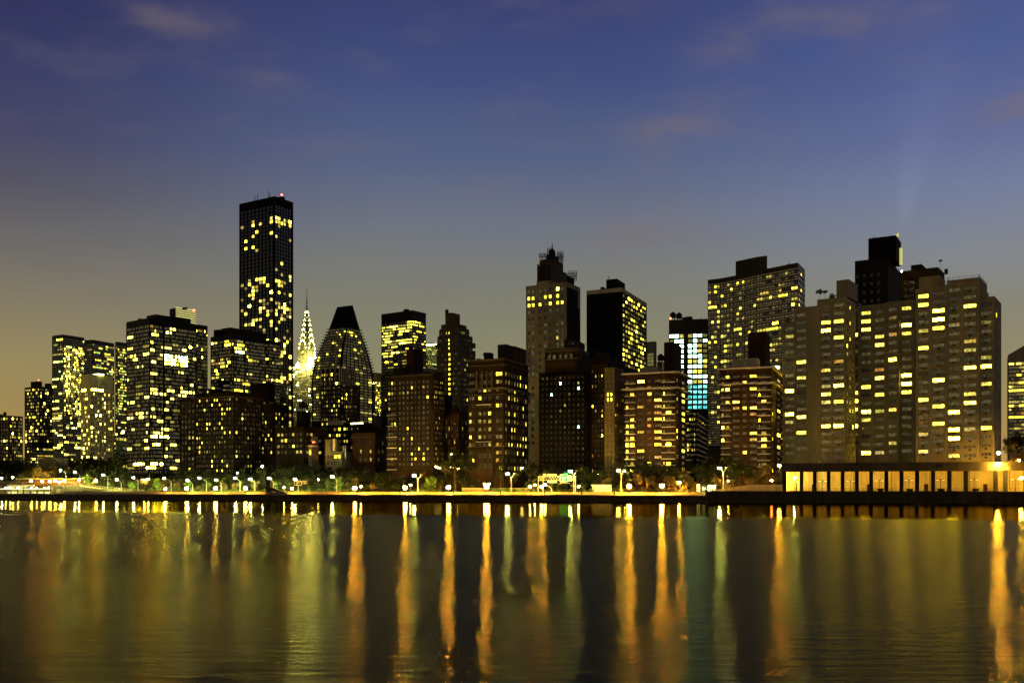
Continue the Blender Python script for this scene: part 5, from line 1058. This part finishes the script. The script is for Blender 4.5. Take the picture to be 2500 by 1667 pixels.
# rooftop shrubs
for i, (px, Y, y, w) in enumerate(((2001, 350, 703, 22), (2014, 350, 706, 16), (2032, 350, 714, 22), (2296, 470, 654, 12), (915, 458, 1038, 26))):
    p = P(px, Y); r_ = w/2/F*Y; zb2 = {2001: Z(726, 346), 2014: Z(726, 346), 2032: Z(726, 346), 2296: Z(652, 480), 915: Z(1050, 450)}[px]
    t = empty('roof_shrub', (p.x, p.y, zb2), ('spreading dark roof garden tree on the pale complex left wing', 'smaller roof garden shrub right of the spreading one on the pale complex', 'low dark shrub beside the roof block of the pale complex', 'small shrub on the flat roof behind the pale complex', 'dark bushes on the roof behind the low red brick block')[i], 'shrub')
    o = bpy.data.objects.new('crown', CM['leaf_dark'][i % 4]); COL.objects.link(o); cz = max(.8, min(r_*.8, (Z(y, Y)-zb2)*.56)); o.location = (p.x, p.y, max(zb2+cz*.9, Z(y, Y)-cz)); o.scale = (r_, r_, cz); attach(o, t)
    tr = bpy.data.objects.new('trunk', TM[i % 4]); COL.objects.link(tr); tr.location = (p.x, p.y, Z(y, Y)-cz); tr.scale = (r_*.6, r_*.6, (Z(y, Y)-cz-zb2)/1.9+.05); attach(tr, t)
# hedges and verge planting (uncountable)
def hedge(name, label_, pa, pb, off, y0, y1, m, n, dep=1.6):
    rg = random.Random(int(pa)); mb = MB()
    for i in range(n):
        px = rg.uniform(pa, pb); p = shore(px, off+rg.uniform(0, dep)); top = Z(y1, p.y)*(1) ; z_ = 2.3+(top-2.3)*rg.random()*(.75+.25*mnoise.noise(Vector((px*.08, 0, 1)))*2)
        n_ = Vector((rg.gauss(0, 1), rg.gauss(-.6, 1), rg.gauss(0.3, 1))).normalized(); u = n_.orthogonal().normalized(); w = n_.cross(u); s_ = rg.uniform(.12, .3); q = Vector((p.x, p.y, z_)); mb.poly([q-u*s_, q-w*s_*.6, q+u*s_, q+w*s_*.6])
    return tag(mb.obj(name, M[m]), label_, 'hedge', kind='stuff')
hedge('hedge', 'green lamp-lit hedge along the highway before the classical block', 1198, 1278, 28.5, 1207, 1186, 'leaf_lit_green', 7000, 2.5)
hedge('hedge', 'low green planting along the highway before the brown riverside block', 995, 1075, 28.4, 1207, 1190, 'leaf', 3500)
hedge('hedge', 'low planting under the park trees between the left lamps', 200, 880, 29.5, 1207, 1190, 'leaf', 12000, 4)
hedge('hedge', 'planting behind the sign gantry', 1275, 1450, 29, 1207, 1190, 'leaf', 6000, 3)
hedge('hedge', 'shrubs under the trees on the right of the centre', 1490, 1910, 30, 1207, 1184, 'leaf_lit_amber', 9000, 4)
hedge('ivy', 'dark creepers over the retaining wall behind the trees', 180, 1120, 44.5, 1207, 1150, 'leaf_dark', 26000, 1.3)

# ---------------- water
def water():
    m = bpy.data.materials.new('river_water'); nt, N, L = nodes_of(m); out = N.new('ShaderNodeOutputMaterial')
    g = N.new('ShaderNodeNewGeometry'); sx = N.new('ShaderNodeSeparateXYZ'); L.new(g.outputs['Position'], sx.inputs[0])
    def math_(op, a, b=None, c=None):
        n = N.new('ShaderNodeMath'); n.operation = op
        for i, v in enumerate((a, b, c)):
            if v is None: continue
            if isinstance(v, (int, float)): n.inputs[i].default_value = v
            else: L.new(v, n.inputs[i])
        return n.outputs[0]
    # distance from the seawall line, in world space
    S = math_('ADD', sx.outputs[1], math_('MULTIPLY', sx.outputs[0], .32))
    mp = N.new('ShaderNodeMapping'); mp.inputs['Scale'].default_value = (.0071, .031, 1); mp.inputs['Location'].default_value = (3.37, 7.61, .43); mp.inputs['Rotation'].default_value = (.2, .1, .05); L.new(g.outputs['Position'], mp.inputs[0])
    big = N.new('ShaderNodeTexNoise'); big.inputs['Scale'].default_value = 1; big.inputs['Detail'].default_value = 2; L.new(mp.outputs[0], big.inputs['Vector'])
    S2 = math_('ADD', S, math_('MULTIPLY', math_('SUBTRACT', big.outputs[0], .5), 44))
    calm = N.new('ShaderNodeMapRange'); calm.interpolation_type = 'SMOOTHSTEP'; calm.inputs[1].default_value = 148; calm.inputs[2].default_value = 176; L.new(S2, calm.inputs[0])
    rr = N.new('ShaderNodeMapRange'); rr.inputs[3].default_value = .268; rr.inputs[4].default_value = .12; L.new(calm.outputs[0], rr.inputs[0])
    rough = math_('ADD', rr.outputs[0], math_('MULTIPLY', math_('SUBTRACT', big.outputs[0], .5), .035))
    # long soft ripples
    def rip(sx_, sy_, det):
        q = N.new('ShaderNodeMapping'); q.inputs['Scale'].default_value = (sx_, sy_, 1); q.inputs['Rotation'].default_value = (0, 0, .06); L.new(g.outputs['Position'], q.inputs[0])
        n = N.new('ShaderNodeTexNoise'); n.inputs['Scale'].default_value = 1; n.inputs['Detail'].default_value = det; L.new(q.outputs[0], n.inputs['Vector']); return n.outputs[0]
    h = math_('ADD', math_('MULTIPLY', rip(.30, 1.7, 4), .16), math_('MULTIPLY', rip(1.1, 4.5, 3), .07))
    bs = N.new('ShaderNodeMapRange'); bs.inputs[3].default_value = 1.5; bs.inputs[4].default_value = .16; L.new(calm.outputs[0], bs.inputs[0])
    bp = N.new('ShaderNodeBump'); bp.inputs['Distance'].default_value = .35; L.new(h, bp.inputs['Height']); L.new(bs.outputs[0], bp.inputs['Strength'])
    gl = N.new('ShaderNodeBsdfGlossy'); gl.distribution = 'BECKMANN'; gl.inputs['Color'].default_value = (.35, .295, .13, 1); L.new(rough, gl.inputs['Roughness']); gl.inputs['Anisotropy'].default_value = .46; tv = N.new('ShaderNodeCombineXYZ'); tv.inputs[0].default_value = 1.0; L.new(tv.outputs[0], gl.inputs['Tangent']); L.new(bp.outputs[0], gl.inputs['Normal'])
    df = N.new('ShaderNodeBsdfDiffuse'); df.inputs['Color'].default_value = (.018, .016, .010, 1)
    fr = N.new('ShaderNodeFresnel'); fr.inputs['IOR'].default_value = 1.33
    mx = N.new('ShaderNodeMixShader'); L.new(math_('MINIMUM', math_('MULTIPLY', fr.outputs[0], .95), .85), mx.inputs[0]); L.new(df.outputs[0], mx.inputs[1]); L.new(gl.outputs[0], mx.inputs[2]); L.new(mx.outputs[0], out.inputs[0])
    return m
mb = MB(); A, B = shore(-900, .1), shore(3600, .1); A = A-SD*9000; B = B+SD*9000
W0 = shore(1250, .1)
us = [-9000, -4000, -2000, -1000, -600]+[-400+20*i for i in range(41)]+[600, 1000, 2000, 4000, 9000]; vs = [0]+[-12*i for i in range(1, 34)]+[-600, -1200, -3000]
for i in range(len(us)-1):
    for j in range(len(vs)-1):
        q_ = [W0+SD*u+SN*v for u, v in ((us[i], vs[j+1]), (us[i+1], vs[j+1]), (us[i+1], vs[j]), (us[i], vs[j]))]
        mb.poly([(p.x, p.y, 0) for p in q_])
o = mb.obj('river_water', water()); tag(o, kind='structure')
for p_ in o.data.polygons:
    if p_.normal.z < 0: p_.flip()

# ---------------- sky
w = bpy.data.worlds.new('World'); scene.world = w; w.use_nodes = True; nt = w.node_tree; N, L = nt.nodes, nt.links; N.clear()
out = N.new('ShaderNodeOutputWorld'); bg = N.new('ShaderNodeBackground'); L.new(bg.outputs[0], out.inputs[0])
tc = N.new('ShaderNodeTexCoord'); sp_n = N.new('ShaderNodeSeparateXYZ'); L.new(tc.outputs['Generated'], sp_n.inputs[0])
def wm(op, a, b=None):
    n = N.new('ShaderNodeMath'); n.operation = op
    for i, v in enumerate((a, b)):
        if v is None: continue
        if isinstance(v, (int, float)): n.inputs[i].default_value = v
        else: L.new(v, n.inputs[i])
    return n.outputs[0]
hor = wm('SQRT', wm('ADD', wm('MULTIPLY', sp_n.outputs[0], sp_n.outputs[0]), wm('MULTIPLY', sp_n.outputs[1], sp_n.outputs[1])))
elev = wm('DIVIDE', sp_n.outputs[2], wm('MAXIMUM', hor, .05)); az = wm('DIVIDE', sp_n.outputs[0], wm('MAXIMUM', hor, .05))
def lin(c): return tuple(((x/255+.055)/1.055)**2.4 if x > 10 else x/255/12.92 for x in c)
def ramp(stops):
    r = N.new('ShaderNodeValToRGB'); e = r.color_ramp.elements
    while len(e) < len(stops): e.new(.5)
    for i, (p_, c) in enumerate(stops): e[i].position = p_; e[i].color = (*lin(c), 1)
    L.new(elev, r.inputs[0]); return r.outputs[0]
left = ramp([(0, (180, 144, 72)), (.06, (164, 138, 78)), (.117, (152, 136, 92)), (.17, (132, 122, 100)), (.22, (110, 107, 103)), (.28, (86, 84, 98)), (.333, (69, 69, 102)), (.40, (56, 60, 100)), (.445, (49, 51, 92)), (1.0, (26, 28, 66))])
mid = ramp([(0, (150, 140, 92)), (.13, (137, 134, 102)), (.186, (128, 127, 110)), (.229, (120, 122, 118)), (.27, (109, 115, 128)), (.334, (87, 99, 132)), (.419, (66, 79, 126)), (.503, (57, 65, 113)), (1.0, (26, 32, 84))])
right = ramp([(0, (190, 150, 76)), (.06, (168, 140, 84)), (.117, (148, 136, 100)), (.165, (136, 132, 116)), (.22, (130, 134, 140)), (.277, (116, 126, 156)), (.333, (97, 108, 152)), (.39, (82, 96, 146)), (.445, (72, 86, 140)), (1.0, (28, 34, 84))])
def mr(v, a, b):
    n = N.new('ShaderNodeMapRange'); n.interpolation_type = 'SMOOTHSTEP'; n.inputs[1].default_value = a; n.inputs[2].default_value = b; L.new(v, n.inputs[0]); return n.outputs[0]
def mixc(f_, a_, b_2):
    n = N.new('ShaderNodeMixRGB'); L.new(f_, n.inputs[0]) if not isinstance(f_, float) else None
    L.new(a_, n.inputs[1])
    if isinstance(b_2, tuple): n.inputs[2].default_value = (*b_2, 1)
    else: L.new(b_2, n.inputs[2])
    return n.outputs[0]
c1 = mixc(mr(az, -.1, -.5), mid, left); c2 = mixc(mr(az, .05, .48), c1, right)
# thin mauve clouds
mpw = N.new('ShaderNodeMapping'); mpw.inputs['Scale'].default_value = (6.5, 6.5, 20.0); mpw.inputs['Location'].default_value = (4.1, 2.2, .6); L.new(tc.outputs['Generated'], mpw.inputs[0])
cn = N.new('ShaderNodeTexNoise'); cn.inputs['Scale'].default_value = 1.3; cn.inputs['Detail'].default_value = 5; cn.inputs['Roughness'].default_value = .5; L.new(mpw.outputs[0], cn.inputs['Vector'])
blob = None
for bx, by, bw, bh, ba in ((2060, 60, 330, 60, .9), (1270, 35, 140, 55, .7), (660, 200, 200, 50, .6), (1325, 505, 90, 26, 1.1), (1650, 310, 170, 50, .8), (2440, 260, 230, 60, .8), (1500, 580, 260, 40, .55), (1260, 280, 170, 50, .4), (2000, 350, 180, 60, .5), (400, 40, 280, 60, .5), (1780, 120, 170, 70, .5), (1680, 770, 120, 22, .6)):
    u_ = ray(bx); hh = math.sqrt(1+u_*u_); a0_ = u_/hh; e0_ = (HZ-by)/F/hh
    dx_ = wm('DIVIDE', wm('SUBTRACT', az, a0_), bw/F*.6); dy_ = wm('DIVIDE', wm('SUBTRACT', elev, e0_), bh/F*.75)
    g_ = wm('MULTIPLY', wm('POWER', 2.718, wm('MULTIPLY', wm('ADD', wm('MULTIPLY', dx_, dx_), wm('MULTIPLY', dy_, dy_)), -1.0)), ba)
    blob = g_ if blob is None else wm('ADD', blob, g_)
cl = wm('MINIMUM', wm('ADD', wm('MULTIPLY', wm('MULTIPLY', blob, mr(cn.outputs[0], .36, .64)), .66), wm('MULTIPLY', mr(cn.outputs[0], .5, .8), .22)), .6); c3 = mixc(cl, c2, lin((124, 110, 112)))
# physical dusk sky adds a little scattered light
sk = N.new('ShaderNodeTexSky'); sk.sky_type = 'NISHITA'; sk.sun_disc = False; sk.sun_elevation = math.radians(1.0); sk.sun_rotation = math.radians(200)
ad = N.new('ShaderNodeMixRGB'); ad.blend_type = 'ADD'; ad.inputs[0].default_value = .002; # faint upward light beam painted into the sky above the tall roof at right
bu = ray(2203); bh_ = math.sqrt(1+bu*bu); be0 = (HZ-560)/F/bh_
bd = wm('SUBTRACT', elev, be0); bw_ = wm('ADD', wm('MULTIPLY', wm('MAXIMUM', bd, 0.0), .16), .004)
bx_ = wm('DIVIDE', wm('SUBTRACT', az, wm('ADD', wm('MULTIPLY', wm('MAXIMUM', bd, 0.0), .16), bu/bh_)), bw_)
beam = wm('MULTIPLY', wm('POWER', 2.718, wm('MULTIPLY', wm('MULTIPLY', bx_, bx_), -1.0)), wm('MULTIPLY', mr(bd, -.005, .02), mr(bd, .24, .0)))
bm = N.new('ShaderNodeMixRGB'); bm.blend_type = 'ADD'; L.new(wm('MULTIPLY', beam, .35), bm.inputs[0]); L.new(c3, bm.inputs[1]); bm.inputs[2].default_value = (.06, .06, .075, 1)
L.new(bm.outputs[0], ad.inputs[1]); L.new(sk.outputs[0], ad.inputs[2]); L.new(ad.outputs[0], bg.inputs[0]); bg.inputs[1].default_value = 1.0
# added lamp standing in for weak warm glow of the city behind the camera
sd = bpy.data.lights.new('city_glow', 'SUN'); sd.energy = .17; sd.angle = math.radians(25); sd.color = (1.0, .76, .34); so = bpy.data.objects.new('city_glow', sd); COL.objects.link(so)
so.rotation_euler = (math.radians(72), 0, math.radians(-18)); so.location = (0, -50, 60)

# ---------------- camera
cd = bpy.data.cameras.new('camera'); cam = bpy.data.objects.new('camera', cd); COL.objects.link(cam); scene.camera = cam
cam.location = (0, 0, HC); cam.rotation_euler = (PI/2, 0, 0); cd.sensor_width = 36; cd.lens = 36*F/2500; cd.shift_y = (HZ-833.5)/2500; cd.clip_start = .5; cd.clip_end = 30000
scene.view_settings.view_transform = 'Standard'; scene.view_settings.look = 'None'; scene.view_settings.exposure = 0
scene.cycles.use_denoising = True; scene.cycles.max_bounces = 4; scene.cycles.diffuse_bounces = 2; scene.cycles.glossy_bounces = 2; scene.cycles.transmission_bounces = 1
scene.cycles.sample_clamp_indirect = 12; scene.cycles.use_light_tree = True; scene.cycles.caustics_reflective = False
